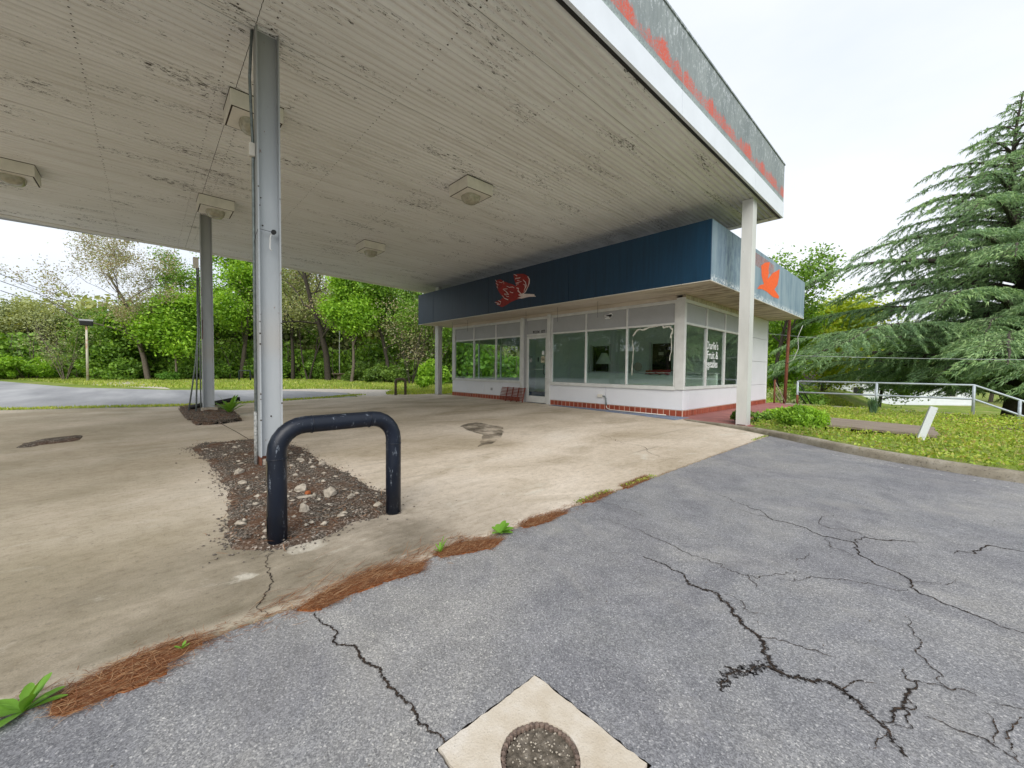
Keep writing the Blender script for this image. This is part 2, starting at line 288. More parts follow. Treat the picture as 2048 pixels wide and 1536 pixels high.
MT['wire'] = simple('cable', (.05, .05, .055), .6); MT['twire'] = simple('bright_cable', (.35, .38, .38), .5)
# ground
b = NB('ground_soil_grass'); base = b.ramp(b.noise(.45, 6, .65), [(.3, (.13, .19, .03)), (.5, (.22, .30, .05)), (.62, (.33, .33, .12)), (.78, (.38, .33, .2))]); base = b.mix(b.ramp(b.noise(9, 5, .7), [(.35, .6), (.55, 0)]), base, (.05, .06, .02))
MT['ground'] = b.pbr(base, .95, 0, .1, b.bump(b.noise(12, 5), .6, .05))
MT['pale_gravel'] = simple('pale_gravel', (.50, .45, .39), .9, 0, .25, 12)
def leafmat(name, cols, trans=.28, tcol=None):
    b = NB(name); g = b.n('NewGeometry'); n_ = len(cols)
    c = b.ramp(g.outputs['Random Per Island'], [(i/(n_-1), k) for i, k in enumerate(cols)])
    big = b.noise(.55, 3, .5); c = b.mix(1, c, b.ramp(big, [(.3, (.72, .76, .8)), (.7, (1.25, 1.2, 1.05))]), 'MULTIPLY')
    d = b.n('BsdfPrincipled', {'Base Color': c, 'Roughness': .5, 'Specular IOR Level': .35}); t = b.n('BsdfTranslucent', {'Color': b.mix(1, c, tcol or (1.5, 1.35, .5), 'MULTIPLY')})
    m = b.n('MixShader', {0: trans, 1: d.outputs[0], 2: t.outputs[0]}); b.t.links.new(m.outputs[0], b.out.inputs[0]); return b.m
MT['leaf_bright'] = leafmat('bright_spring_leaf', [(0.15, 0.31, 0.025), (0.26, 0.48, 0.04), (0.4, 0.63, 0.07)])
MT['leaf_mid'] = leafmat('green_leaf', [(0.09, 0.19, 0.03), (0.18, 0.34, 0.045), (0.3, 0.49, 0.08)])
MT['leaf_dark'] = leafmat('dark_leaf', [(0.08, 0.15, 0.03), (0.15, 0.26, 0.045), (0.24, 0.37, 0.08)])
MT['leaf_yellow'] = leafmat('yellow_leaf', [(0.28, 0.4, 0.03), (0.42, 0.54, 0.04), (0.56, 0.6, 0.07)])
MT['leaf_bud'] = leafmat('reddish_bud', [(0.3, 0.24, 0.18), (0.4, 0.35, 0.24), (0.34, 0.42, 0.18)])
MT['leaf_grey'] = leafmat('grey_green_leaf', [(0.24, 0.29, 0.13), (0.36, 0.42, 0.19), (0.48, 0.52, 0.26)])
MT['needle_cedar'] = leafmat('cedar_needle', [(0.10, 0.19, 0.085), (0.21, 0.345, 0.15), (0.37, 0.52, 0.25)], .2, (1.1, 1.2, .7))
MT['grassb'] = leafmat('grass_blade', [(0.2, 0.3, 0.04), (0.34, 0.46, 0.07), (0.52, 0.52, 0.18)])
MT['cover'] = leafmat('ground_cover_leaf', [(0.14, 0.22, 0.03), (0.28, 0.42, 0.05), (0.44, 0.56, 0.09), (0.4, 0.3, 0.14)])
MT['bluegrass'] = leafmat('blue_grass', [(.10, .20, .10), (.18, .30, .18)])
MT['weed'] = leafmat('weed_leaf', [(.09, .24, .025), (.15, .33, .04), (.22, .42, .07)])
MT['bark'] = simple('bark', (.14, .115, .09), .9, 0, .4, 14, .7)
MT['bark_pale'] = simple('pale_bark', (.24, .20, .16), .9, 0, .3, 14, .5)
MT['bark_dark'] = simple('dark_bark', (.06, .05, .04), .9, 0, .4, 14, .7)

CRACKS=[
('asphalt',0.006,[(-1.693,2.484),(-1.512,2.478),(-1.311,2.463),(-1.125,2.434),(-1.057,2.402),(-0.904,2.392),(-0.757,2.358),(-0.676,2.366),(-0.617,2.368),(-0.576,2.469),(-0.533,2.576),(-0.498,2.634)]),
('asphalt',0.005,[(-0.554,2.456),(-0.486,2.485),(-0.442,2.588),(-0.365,2.662),(-0.303,2.713),(-0.218,2.772),(-0.147,2.777),(-0.101,2.785),(-0.066,2.847)]),
('asphalt',0.012,[(-1.154,2.148),(-1.016,2.153),(-0.932,2.126),(-0.840,2.042),(-0.745,2.062),(-0.669,2.013),(-0.612,1.978),(-0.533,1.888),(-0.476,1.852),(-0.429,1.760),(-0.388,1.708),(-0.338,1.689),(-0.307,1.717),(-0.258,1.749),(-0.213,1.764),(-0.178,1.750),(-0.136,1.709),(-0.094,1.682),(-0.064,1.652),(-0.039,1.610),(-0.021,1.584)]),
('asphalt',0.006,[(-0.476,1.852),(-0.411,1.888),(-0.351,1.908),(-0.289,1.934),(-0.243,1.934)]),
('asphalt',0.009,[(-0.338,1.689),(-0.391,1.690),(-0.431,1.638),(-0.457,1.586),(-0.470,1.499),(-0.475,1.434)]),
('asphalt',0.008,[(-0.457,1.586),(-0.481,1.574),(-0.507,1.568)]),
('asphalt',0.006,[(-0.213,1.764),(-0.166,1.838),(-0.110,1.886)]),
('asphalt',0.008,[(-1.347,3.762),(-1.163,3.671),(-0.978,3.576),(-0.812,3.430),(-0.723,3.440),(-0.594,3.415),(-0.513,3.347),(-0.415,3.358),(-0.343,3.369),(-0.297,3.221),(-0.231,3.115),(-0.147,3.046),(-0.088,3.012),(-0.060,2.875),(0.014,2.832),(0.082,2.792),(0.145,2.768),(0.193,2.754),(0.231,2.722),(0.286,2.733)]),
('asphalt',0.009,[(-0.343,3.369),(-0.298,3.541),(-0.227,3.548),(-0.152,3.624),(-0.048,3.680)]),
('asphalt',0.006,[(-0.298,3.541),(-0.390,3.592),(-0.499,3.551),(-0.564,3.622),(-0.558,3.818),(-0.513,3.902)]),
('asphalt',0.006,[(-1.090,3.447),(-0.941,3.444),(-0.806,3.405)]),
('asphalt',0.009,[(0.104,3.633),(0.184,3.766),(0.241,3.918),(0.279,3.983),(0.329,3.982),(0.402,4.005)]),
('asphalt',0.006,[(-0.068,2.518),(-0.038,2.401),(-0.010,2.279),(0.002,2.191),(0.025,2.137),(0.040,2.067),(0.060,2.034)]),
('asphalt',0.006,[(-0.055,2.064),(-0.041,1.991),(-0.010,2.011),(0.040,2.039)]),
('asphalt',0.006,[(-0.033,1.918),(-0.012,1.84),(-0.03,1.76),(-0.06,1.69)]),
('asphalt',0.006,[(0.004,1.812),(0.049,1.829),(0.087,1.824),(0.129,1.840),(0.156,1.825),(0.185,1.811),(0.201,1.794)]),
('asphalt',0.005,[(0.141,1.993),(0.156,1.959),(0.161,1.900),(0.149,1.837)]),
('asphalt',0.004,[(0.163,2.065),(0.199,2.087),(0.229,2.102)]),
('asphalt',0.005,[(-1.930,2.826),(-1.763,2.820),(-1.620,2.802),(-1.475,2.733)]),
('asphalt',0.009,[(-1.863,0.532),(-1.763,0.535),(-1.691,0.554),(-1.626,0.539),(-1.561,0.558),(-1.482,0.582),(-1.393,0.586),(-1.323,0.601),(-1.252,0.588),(-1.208,0.604),(-1.160,0.605),(-1.095,0.608),(-1.040,0.613),(-0.990,0.625),(-0.935,0.620),(-0.866,0.609)]),
('concrete',0.007,[(-2.684,0.531),(-2.480,0.460),(-2.344,0.462),(-2.203,0.422),(-2.155,0.388),(-1.967,0.359)]),
('concrete',0.008,[(-4.098,5.662),(-3.307,5.350),(-2.852,5.282),(-2.140,4.979)]),
('asphalt',0.008,[(-0.079,1.676),(-0.065,1.759),(-0.040,1.846),(-0.019,1.947),(-0.008,2.014)]),
('asphalt',0.006,[(0.040,2.039),(0.069,2.038),(0.099,2.077),(0.132,2.074)]),
('asphalt',0.005,[(-0.471,3.295),(-0.429,3.157),(-0.358,3.152),(-0.311,3.083)]),
('asphalt',0.005,[(-0.665,2.395),(-0.622,2.316),(-0.596,2.272)]),
('asphalt',0.004,[(-0.501,2.699),(-0.497,2.833),(-0.499,2.951)]),
('asphalt',0.005,[(-0.439,3.620),(-0.346,3.590),(-0.238,3.560)]),
('asphalt',0.005,[(-0.064,1.652),(-0.087,1.595),(-0.100,1.533)]),
('asphalt',0.006,[(0.185,1.811),(0.176,1.886),(0.195,1.980),(0.224,2.045)]),
('asphalt',0.004,[(-0.682,2.077),(-0.609,2.081),(-0.537,2.015),(-0.495,2.040)]),
('asphalt',0.004,[(-0.060,2.875),(-0.018,2.997),(0.042,3.034),(0.118,3.180)]),
]
LITTER=[
[(-1.852,-0.254),(-1.946,-0.253),(-2.006,-0.143),(-2.038,0.032),(-1.986,0.156),(-1.936,0.146),(-1.897,0.050),(-1.840,0.041),(-1.822,-0.056),(-1.835,-0.116),(-1.804,-0.206)],
[(-1.940,0.472),(-2.009,0.599),(-2.072,0.875),(-1.948,1.142),(-1.859,1.075),(-1.898,0.880),(-1.904,0.704),(-1.866,0.556)],
[(-2.020,1.218),(-2.028,1.479),(-1.891,1.680),(-1.814,1.530),(-1.882,1.374),(-1.927,1.228)],
[(-1.982,1.901),(-2.016,2.061),(-1.982,2.303),(-1.918,2.377),(-1.878,2.075),(-1.910,1.904)],
[(-1.998,2.638),(-2.046,2.995),(-1.971,3.082),(-1.915,2.734)],
[(-2.038,3.313),(-2.063,3.834),(-1.970,3.766),(-1.939,3.281)],
]
BIRD_RED= [(-10.006,4.064),(-9.785,4.060),(-9.616,3.955),(-9.450,3.898),(-9.173,3.794),(-9.037,3.713),(-9.084,3.841),(-9.130,3.940),(-9.178,4.115),(-8.999,4.100),(-8.695,4.048),(-8.545,3.963),(-8.450,3.831),(-8.477,3.645),(-8.580,3.557),(-8.685,3.453),(-8.792,3.462),(-8.833,3.324),(-8.986,3.313),(-9.255,3.269),(-9.580,3.167),(-9.723,3.151),(-9.995,3.277),(-10.046,3.364),(-9.824,3.385),(-9.656,3.458),(-9.827,3.623),(-9.952,3.784),(-10.030,3.971)]
BIRD_HEAD= [(-8.944,3.443),(-8.792,3.460),(-8.473,3.410),(-8.247,3.373),(-8.236,3.335),(-8.165,3.290),(-8.472,3.322),(-8.789,3.311),(-8.987,3.350),(-8.812,3.373)]
BIRD_LINES=[
(0.018,[(-10.056,4.088),(-9.955,3.992),(-10.017,3.961),(-9.905,3.904),(-9.966,3.834),(-9.903,3.785)]),
(0.016,[(-9.882,3.996),(-9.735,3.939),(-9.640,3.982),(-9.614,3.876)]),
(0.022,[(-9.156,4.119),(-8.998,4.039),(-9.086,3.963),(-8.855,3.963),(-8.996,3.903),(-8.798,3.834),(-9.061,3.823),(-8.928,3.780),(-9.049,3.760)]),
(0.033,[(-8.535,3.947),(-8.460,3.847),(-8.469,3.732),(-8.529,3.623),(-8.622,3.504),(-8.685,3.461),(-8.749,3.462)]),
(0.029,[(-8.734,3.876),(-8.627,3.785),(-8.593,3.662),(-8.665,3.569),(-8.686,3.513)]),
(0.022,[(-8.721,3.741),(-8.646,3.700),(-8.634,3.624)]),
(0.036,[(-9.025,3.673),(-8.926,3.636),(-8.958,3.581),(-8.858,3.492),(-8.814,3.456)]),
(0.018,[(-9.660,3.726),(-9.447,3.703),(-9.483,3.794),(-9.355,3.737),(-9.195,3.728),(-9.126,3.680)]),
(0.020,[(-9.660,3.718),(-9.540,3.647),(-9.445,3.571),(-9.374,3.515),(-9.598,3.561),(-9.478,3.467),(-9.373,3.446)]),
(0.018,[(-9.693,3.526),(-9.584,3.418),(-9.406,3.349)]),
(0.016,[(-9.329,3.602),(-9.283,3.565),(-9.180,3.543)]),
(0.022,[(-10.071,3.350),(-9.871,3.295),(-9.945,3.272),(-9.797,3.255),(-9.762,3.330),(-9.897,3.386)]),
]
BIRD_SIDE= [(11.528,3.262),(11.766,3.394),(12.085,3.463),(11.868,3.643),(11.800,3.903),(12.153,4.048),(12.558,4.134),(12.444,3.902),(12.495,3.830),(12.403,3.653),(12.876,3.897),(13.540,4.120),(13.492,3.875),(13.364,3.640),(13.077,3.469),(13.559,3.345),(13.537,3.268),(12.955,3.243),(12.374,3.306),(11.969,3.315)]
STRIPE= [(11.057,3.756),(11.719,3.830),(11.791,3.514),(11.125,3.554)]

def rebase(root, base):
    root.location = base
    for c in root.children: c.location = c.location - Vector(base)
def jitter_line(pts, step, amp, seed):
    r = random.Random(seed); out = []
    for (x0, y0), (x1, y1) in zip(pts[:-1], pts[1:]):
        n = max(1, int(math.hypot(x1-x0, y1-y0)/step))
        for i in range(n):
            t = i/n; out.append((x0+(x1-x0)*t+r.uniform(-amp, amp), y0+(y1-y0)*t+r.uniform(-amp, amp)))
    out.append(pts[-1]); return out

# ============================================================ GROUND
def sstep(a, b, x):
    t = np.clip((x-a)/(b-a), 0, 1); return t*t*(3-2*t)
def terr_h(x, y):
    x = np.asarray(x, float); y = np.asarray(y, float)
    h = np.full(np.broadcast(x, y).shape, -.03) + 0*x
    dr = sstep(-6.2, -2.6, x)*sstep(16.6, 20, y)*(-.9) + sstep(-9, -3, x)*sstep(18, 30, y)*(-.9)
    dr2 = sstep(-2.95, -2.2, x)*sstep(8.9, 9.9, y)*(-.9)
    h = h+np.minimum(dr, dr2)
    h = h+sstep(-30, -60, -x*-1)*0
    return h
gx = np.concatenate([np.linspace(-400, -70, 12), np.arange(-60, -6, 1.5), np.arange(-6, 4, .25), np.arange(4, 30, 2), np.linspace(40, 400, 12)])
gy = np.concatenate([np.linspace(-400, -50, 10), np.arange(-45, 5, 1.5), np.arange(5, 22, .5), np.arange(22, 62, 1.5), np.linspace(70, 400, 12)])
XX, YY = np.meshgrid(gx, gy, indexing='ij'); ZZ = terr_h(XX, YY)
nx, ny = XX.shape; idx = np.arange(nx*ny).reshape(nx, ny)
Fq = np.stack([idx[:-1, :-1], idx[1:, :-1], idx[1:, 1:], idx[:-1, 1:]], -1).reshape(-1, 4)
link('ground', np_mesh('ground', np.stack([XX, YY, ZZ], -1), Fq, True), MT['ground'], kind='structure')

# asphalt lot with an opening for the utility pad
edge = jitter_line([(-1.965, -30), (-1.965, 7.98)], .05, .012, 3)
PADX0, PADX1, PADY0, PADY1 = -.945, -.515, .60, 1.005
kerb_in = [(-1.96, 8.02), (-1.72, 7.80), (-1.24, 7.42), (-.95, 7.18), (-.60, 6.98), (-.2, 6.80), (.08, 6.68), (.66, 6.55), (2.2, 6.35), (6, 6.05), (30, 5.5)]
m = MB()
def sheet_with_hole(m, outer, hole, z):
    import mathutils
    vs = [Vector((x, y, 0)) for x, y in outer]; hs = [Vector((x, y, 0)) for x, y in hole]
    tris = mathutils.geometry.tessellate_polygon([vs, hs]); allv = [m.b.verts.new((v.x, v.y, z)) for v in vs+hs]
    for t in tris:
        try: m.b.faces.new([allv[i] for i in t])
        except ValueError: pass
padhole = jitter_line([(PADX0-.008, PADY0-.008), (PADX1+.008, PADY0-.008), (PADX1+.008, PADY1+.008), (PADX0-.008, PADY1+.008), (PADX0-.008, PADY0-.008)], .02, .004, 5)[:-1]
sheet_with_hole(m, edge+kerb_in[1:]+[(30, -30)], padhole, 0)
lot = m.build('asphalt_lot', MT['asphalt'], kind='structure')
MB().prism([(-2.05, -30), (29, -30), (29, 5.6), (-1.9, 8.3)], -.14, -.02).build('asphalt_base', MT['joint'], kind='structure')
# concrete apron in slabs
apron = thing('concrete_apron', 'x', 'x'); del apron['label']; del apron['category']; apron['kind'] = 'structure'
e2 = [(x-.012, y) for x, y in jitter_line([(-1.975, -30), (-1.975, 7.98)], .09, .009, 8)]
def clip(pts, y0, y1): return [p for p in pts if y0 < p[1] < y1]
far = jitter_line([(-15.45, 7.2), (-15.2, 5), (-14.3, 2.2), (-13.9, 1.3), (-14.4, 0), (-15.2, -2.2), (-16.2, -6), (-18, -30)], .5, .06, 4)
W = .007
slabs = [
    [(-9.05+W, 1.05), (-9.05+W, -30), (-1.99, -30)]+clip(e2, -29.9, 7.9)+[(-2.0, 8.0), (-2.55, 8.38), (-3.25, 8.72), (-3.9, 8.98), (-4.0, 9.62), (-15.4, 9.62)]+[p for p in far if p[1] > 1.1]+[(-13.95, 1.05)],
    [(-11.62+W, 1.05-W*2), (-11.62+W, -30), (-9.05-W, -30), (-9.05-W, 1.05-W*2)],
    [(-11.62-W, 1.05-W*2)]+[p for p in far if p[1] < 1.0]+[(-11.62-W, -30)]]
for s in slabs: MB().prism(s, -.1, 0).build('concrete_slab', MT['concrete'], apron)
# road and far surfaces
MB().prism([(-14.2, 1.6), (-15.35, 5), (-15.8, 6.1), (-18.3, 6.6), (-20.5, 5.6), (-23.0, 3.4), (-25.0, .6), (-29.5, -2.7), (-45.5, -8.2), (-120, -30), (-120, -80), (-15, -80), (-17.2, -8), (-16.0, -4), (-15.0, -.6)], -.1, -.012).build('road', MT['road'], kind='structure')
MB().prism([(-15.5, 7.3), (-15.8, 6.2), (-18.2, 6.7), (-20.3, 5.8), (-23.2, 3.6), (-22.8, 6.5), (-20, 9.5), (-16.5, 12.5), (-15.4, 12), (-15.45, 9.6)], -.1, -.02).build('gravel_verge', MT['pale_gravel'], kind='structure')
MB().prism([(-26, .8), (-34, -2.6), (-40, -3), (-39, 12), (-38.2, 12), (-38.6, 0)], -.1, -.015).build('pale_path', MT['pale_gravel'], kind='structure')
# worn paint line, oil stain
JOINT = True
ln = [(-1.95, 7.36), (-1.39, 6.99), (-1.08, 6.87), (-.27, 6.52), (.30, 6.31), (.75, 6.12), (3, 5.7)]
def ribbon(pts, wf, z, name, mat, kind='structure', parent=None):
    V = []; n = len(pts)
    for i, (x, y) in enumerate(pts):
        a = pts[max(i-1, 0)]; c = pts[min(i+1, n-1)]; d = Vector((c[0]-a[0], c[1]-a[1])).normalized(); wl, wr = wf(i/(n-1), i)
        V += [(x-d.y*wl, y+d.x*wl, z), (x+d.y*wr, y-d.x*wr, z)]
    F = [(2*i, 2*i+1, 2*i+3, 2*i+2) for i in range(n-1)]
    return link(name, np_mesh(name, V, F), mat, parent, kind=kind)
ribbon(ln, lambda t, i: (.022, .022), .004, 'painted_line', MT['line'])
ribbon([(-6.95, 1.12), (-8, 1.09), (-9.3, 1.03)], lambda t, i: (.006, .006), .003, 'slab_joint', MT['joint'])
SP = [(-6.35, 4.50), (-6.55, 5.04), (-5.67, 5.02), (-5.21, 4.62), (-4.56, 3.90), (-4.40, 3.45), (-5.22, 4.17), (-5.77, 4.21)]
MB().poly([(x, y, .004) for x, y in jitter_line(SP+SP[:1], .12, .035, 6)[:-1]]).build('oil_stain', MT['stain'], kind='structure')
# cracks
def midpoint(pts, it, amp, r):
    for _ in range(it):
        q = [pts[0]]
        for a, c in zip(pts[:-1], pts[1:]):
            l = math.hypot(c[0]-a[0], c[1]-a[1]); m_ = ((a[0]+c[0])/2+r.gauss(0, amp)*l, (a[1]+c[1])/2+r.gauss(0, amp)*l); q += [m_, c]
        pts = q
    return pts
for ci, (surf, wd, pts) in enumerate(CRACKS):
    r = random.Random(ci+50); p = midpoint(pts, 4, .13 if wd < .02 else .07, r); n = len(p); wa = [r.uniform(.25, 1.25)*wd*.5 for _ in range(n+1)]; wb = [r.uniform(.25, 1.25)*wd*.5 for _ in range(n+1)]
    tp = lambda t: .35+.65*min(1, 4*t*(1-t)+.1)
    ribbon(p, lambda t, i: (wa[i]*tp(t), wb[i]*tp(t)), .002+ci*.00008, 'pavement_crack', MT['crack'])
    if (wd >= .008 or ci == 4) and surf == 'asphalt':
        k = 6.5 if ci == 4 else (2.8 if ci == 2 else 1.7)
        ribbon(p, lambda t, i: (wa[i]*k*tp(t), wb[i]*k*tp(t)), .0012+ci*.00003, 'pavement_crack', MT['crack_wide'])
# soil islands, low mounds with gravel and rubble
def point_in(poly, x, y):
    x = np.asarray(x); y = np.asarray(y); c = np.zeros(x.shape, bool); n = len(poly); j = n-1
    for i in range(n):
        xi, yi = poly[i]; xj, yj = poly[j]
        c ^= ((yi > y) != (yj > y)) & (x < (xj-xi)*(y-yi)/((yj-yi)+1e-12)+xi); j = i
    return c
def seg_dist(poly, x, y):
    d = np.full(np.shape(x), 1e9); n = len(poly)
    for i in range(n):
        ax, ay = poly[i]; bx, by = poly[(i+1) % n]; L2 = (bx-ax)**2+(by-ay)**2+1e-12
        t = np.clip(((x-ax)*(bx-ax)+(y-ay)*(by-ay))/L2, 0, 1); d = np.minimum(d, np.hypot(x-ax-t*(bx-ax), y-ay-t*(by-ay)))
    return d
def rock_mesh(name, s, r, sq=.6, sub=1):
    b = bmesh.new(); bmesh.ops.create_icosphere(b, subdivisions=sub, radius=1)
    for v in b.verts:
        k = 1+r.uniform(-.28, .22); v.co = Vector((v.co.x*s[0]*k, v.co.y*s[1]*k, v.co.z*s[2]*k))
    me = bpy.data.meshes.new(name); b.to_mesh(me); b.free(); return me
ICO = bmesh.new(); bmesh.ops.create_icosphere(ICO, subdivisions=1, radius=1); IV = np.array([v.co[:] for v in ICO.verts]); IF = np.array([[v.index for v in f.verts] for f in ICO.faces]); ICO.free()
OV = np.array([(1, 0, 0), (-1, 0, 0), (0, 1, 0), (0, -1, 0), (0, 0, 1), (0, 0, -1)], float); OF = np.array([(0, 2, 4), (2, 1, 4), (1, 3, 4), (3, 0, 4), (2, 0, 5), (1, 2, 5), (3, 1, 5), (0, 3, 5)])
def pebbles(name, pos, size, mat, parent=None, flat=.6):
    n = len(pos); k = len(OV); sc_ = rng.uniform(.6, 1.3, (n, 1, 3))*size[:, None, None]*np.array([1, 1, flat]); j = 1+rng.uniform(-.3, .3, (n, k, 1))
    a = rng.uniform(0, 2*PI, n); c, s = np.cos(a), np.sin(a); V = OV[None]*j*sc_; X = V[..., 0]*c[:, None]-V[..., 1]*s[:, None]; Y = V[..., 0]*s[:, None]+V[..., 1]*c[:, None]
    V = np.stack([X, Y, V[..., 2]], -1)+pos[:, None, :]; F = OF[None]+(np.arange(n)*k)[:, None, None]
    return link(name, np_mesh(name, V.reshape(-1, 3), F.reshape(-1, 3)), mat, parent, kind='stuff')
def slivers(name, pos, length, wdt, ang, tilt, mat, parent=None, kind='stuff'):
    n = len(pos); d = np.stack([np.cos(ang)*np.cos(tilt), np.sin(ang)*np.cos(tilt), np.sin(tilt)], -1)*length[:, None]; s = np.stack([-np.sin(ang), np.cos(ang), 0*ang], -1)*wdt[:, None]
    mid = pos+d*.5+rng.normal(0, .08, (n, 3))*length[:, None]*np.array([1, 1, .3])
    V = np.stack([pos-s, pos+s, mid+s, mid-s, pos+d+s*.4, pos+d-s*.4], 1).reshape(-1, 3); o = (np.arange(n)*6)[:, None]
    F = np.concatenate([o+np.array([0, 1, 2, 3]), o+np.array([3, 2, 4, 5])], 0); return link(name, np_mesh(name, V, F), mat, parent, kind=kind)
def in_poly_pts(poly, n, margin=0, spill=0):
    P = np.array(poly); lo = P.min(0)-spill; hi = P.max(0)+spill; out = np.zeros((0, 2))
    while len(out) < n:
        q = rng.uniform(lo, hi, (n*3, 2)); k = point_in(poly, q[:, 0], q[:, 1]); d = seg_dist(poly, q[:, 0], q[:, 1])
        if spill: k = k | (rng.exponential(spill*.3, len(q)) > d)
        if margin: k &= d > margin
        out = np.concatenate([out, q[k]])
    return out[:n]
def mound(name, poly, h, res, mat, seed=0, z0=.003):
    P = np.array(poly); lo = P.min(0)-.05; hi = P.max(0)+.05
    xs = np.arange(lo[0], hi[0]+res, res); ys = np.arange(lo[1], hi[1]+res, res); X, Y = np.meshgrid(xs, ys, indexing='ij'); ins = point_in(poly, X, Y); d = seg_dist(poly, X, Y)*np.where(ins, 1, -1)
    nzv = np.array([[mnoise.noise(Vector((x*7, y*7, seed))) for y in ys] for x in xs])
    d = d+nzv*(.05 if res > .02 else .018); Z = z0+np.clip(d/.18, 0, 1)**.6*h*(1+.5*nzv); Z = np.where(d < 0, -.02, Z)
    keep = (d > -.03); idm = np.arange(X.size).reshape(X.shape); kk = keep[:-1, :-1] & keep[1:, :-1] & keep[1:, 1:] & keep[:-1, 1:]
    F = np.stack([idm[:-1, :-1], idm[1:, :-1], idm[1:, 1:], idm[:-1, 1:]], -1)[kk]
    o = link(name, np_mesh(name, np.stack([X, Y, Z], -1), F, True), mat, kind='stuff')
    return o
ISL1 = [(-6.75, .41), (-7.11, .53), (-6.99, .80), (-7.00, 1.18), (-6.54, 1.41), (-5.73, 1.53), (-4.86, 1.46), (-4.22, 1.51), (-3.76, 1.49), (-3.23, 1.51), (-3.00, 1.48), (-2.79, 1.33), (-2.77, 1.03), (-2.65, .73), (-2.65, .57), (-2.78, .43), (-2.96, .31), (-3.24, .37), (-3.67, .44), (-4.18, .52), (-4.76, .50), (-5.66, .51)]
ISL2 = [(-13.37, .55), (-10.72, .56), (-9.41, .65), (-9.31, 1.00), (-9.64, 1.41), (-10.47, 1.46), (-12.30, 1.55), (-13.63, 1.64), (-14.05, 1.06)]
PATCH = [(-8.22, -1.32), (-8.80, -1.28), (-9.02, -1.10), (-9.18, -.86), (-9.09, -.75), (-8.54, -.77), (-8.38, -.90), (-8.37, -1.05), (-8.20, -1.19)]
mound('soil_bed', ISL1, .035, .035, MT['soil'], 1); mound('soil_bed', ISL2, .07, .06, MT['soil'], 2); mound('soil_bed', PATCH, .02, .04, MT['soil'], 3)
q = in_poly_pts(ISL1, 9000, 0, .12); z = np.where(seg_dist(ISL1, q[:, 0], q[:, 1])*np.where(point_in(ISL1, q[:, 0], q[:, 1]), 1, -1) > .06, .036, .006)
pebbles('gravel', np.column_stack([q, z]), rng.uniform(.004, .011, len(q)), MT['gravel'])
q = in_poly_pts(ISL1, 300, .05); pebbles('rubble_chips', np.column_stack([q, np.full(len(q), .04)]), np.minimum(rng.exponential(.010, len(q)), .03)+.004, MT['rubble'], flat=.5)
q = in_poly_pts(ISL2, 2500, .02); pebbles('gravel', np.column_stack([q, np.full(len(q), .07)]), rng.uniform(.008, .022, len(q)), MT['gravel'])
q = in_poly_pts(ISL1, 1500, 0, .1); slivers('pine_needles', np.column_stack([q, np.full(len(q), .042)]), rng.uniform(.02, .09, len(q)), rng.uniform(.0008, .002, len(q)), rng.uniform(0, 6.28, len(q)), rng.normal(0, .1, len(q)), MT['needle'])
q = in_poly_pts(ISL2, 1200, 0); slivers('pine_needles', np.column_stack([q, np.full(len(q), .08)]), rng.uniform(.05, .15, len(q)), rng.uniform(.002, .004, len(q)), rng.uniform(0, 6.28, len(q)), rng.normal(0, .1, len(q)), MT['needle'])
rk = [(-3.42, 1.10, .085, .06, .05, 'biggest pale chunk of broken concrete in the soil under the bollard'), (-3.48, .93, .085, .035, .018, 'flat white concrete flake in front of the biggest chunk'), (-3.72, .96, .08, .06, .04, 'rounded grey concrete lump behind the bollard rail'),
      (-3.15, .83, .045, .035, .045, 'pointed upright concrete piece near the bollard left leg'), (-2.93, 1.30, .055, .035, .02, 'broken slab corner beside the right bollard leg'), (-4.95, 1.27, .08, .04, .02, 'flat pale stone at the right of the steel column'), (-4.60, 1.40, .05, .05, .03, 'grey stone at the far edge of the soil bed'),
      (-4.77, .66, .12, .05, .03, 'long pale stone left of the steel column foot'), (-4.29, .62, .05, .04, .02, 'small rough stone in the soil left of the bollard'), (-3.27, 1.22, .05, .03, .02, 'thin pale shard right of the biggest chunk')]
for i, (x, y, a, c, h, lb) in enumerate(rk):
    o = link('concrete_chunk', rock_mesh('chunk', (a*.8, c*.8, h*1.05), random.Random(i+3), sub=2), MT['rubble'], loc=(x, y, .035+h*.35), rot=(0, 0, 1.3*i)); tag(o, lb, 'stone', 'broken concrete pieces')
o = link('orange_brick_bit', rock_mesh('bit', (.03, .025, .02), random.Random(5)), simple('burnt_orange_brick', (.35, .10, .03), .9), loc=(-3.56, .97, .055)); tag(o, 'small orange brick bit among the pale concrete pieces', 'brick')
n = 14; q = in_poly_pts(ISL1, n, .1); slivers('dry_twigs', np.column_stack([q, np.full(n, .05)]), rng.uniform(.08, .22, n), rng.uniform(.0015, .003, n), rng.uniform(0, 6.28, n), rng.normal(0, .05, n), MT['rubble'])
# pine litter drifts along the joint
for i, pl in enumerate(LITTER):
    area = abs(sum(pl[k][0]*pl[(k+1) % len(pl)][1]-pl[(k+1) % len(pl)][0]*pl[k][1] for k in range(len(pl))))/2
    mound('pine_litter', pl, .008, .012, MT['litter'], 20+i, .002)
    n = int(area*26000); q = in_poly_pts(pl, n, 0, .02); mean = PI/2; L_ = rng.uniform(.012, .07, n)
    slivers('pine_needles', np.column_stack([q, rng.uniform(.008, .016, n)]), L_, rng.uniform(.0004, .0011, n), np.where(rng.random(n) < .7, mean+rng.normal(0, .35, n), rng.uniform(0, 6.28, n)), rng.normal(.02, .1, n), MT['needle'])
n = 900; q = np.column_stack([rng.normal(-1.975, .012, n), rng.uniform(-1, 7.8, n)]); slivers('pine_needles', np.column_stack([q, np.full(n, .004)]), rng.uniform(.01, .05, n), rng.uniform(.0006, .0015, n), rng.normal(PI/2, .5, n), np.zeros(n), MT['needle'])
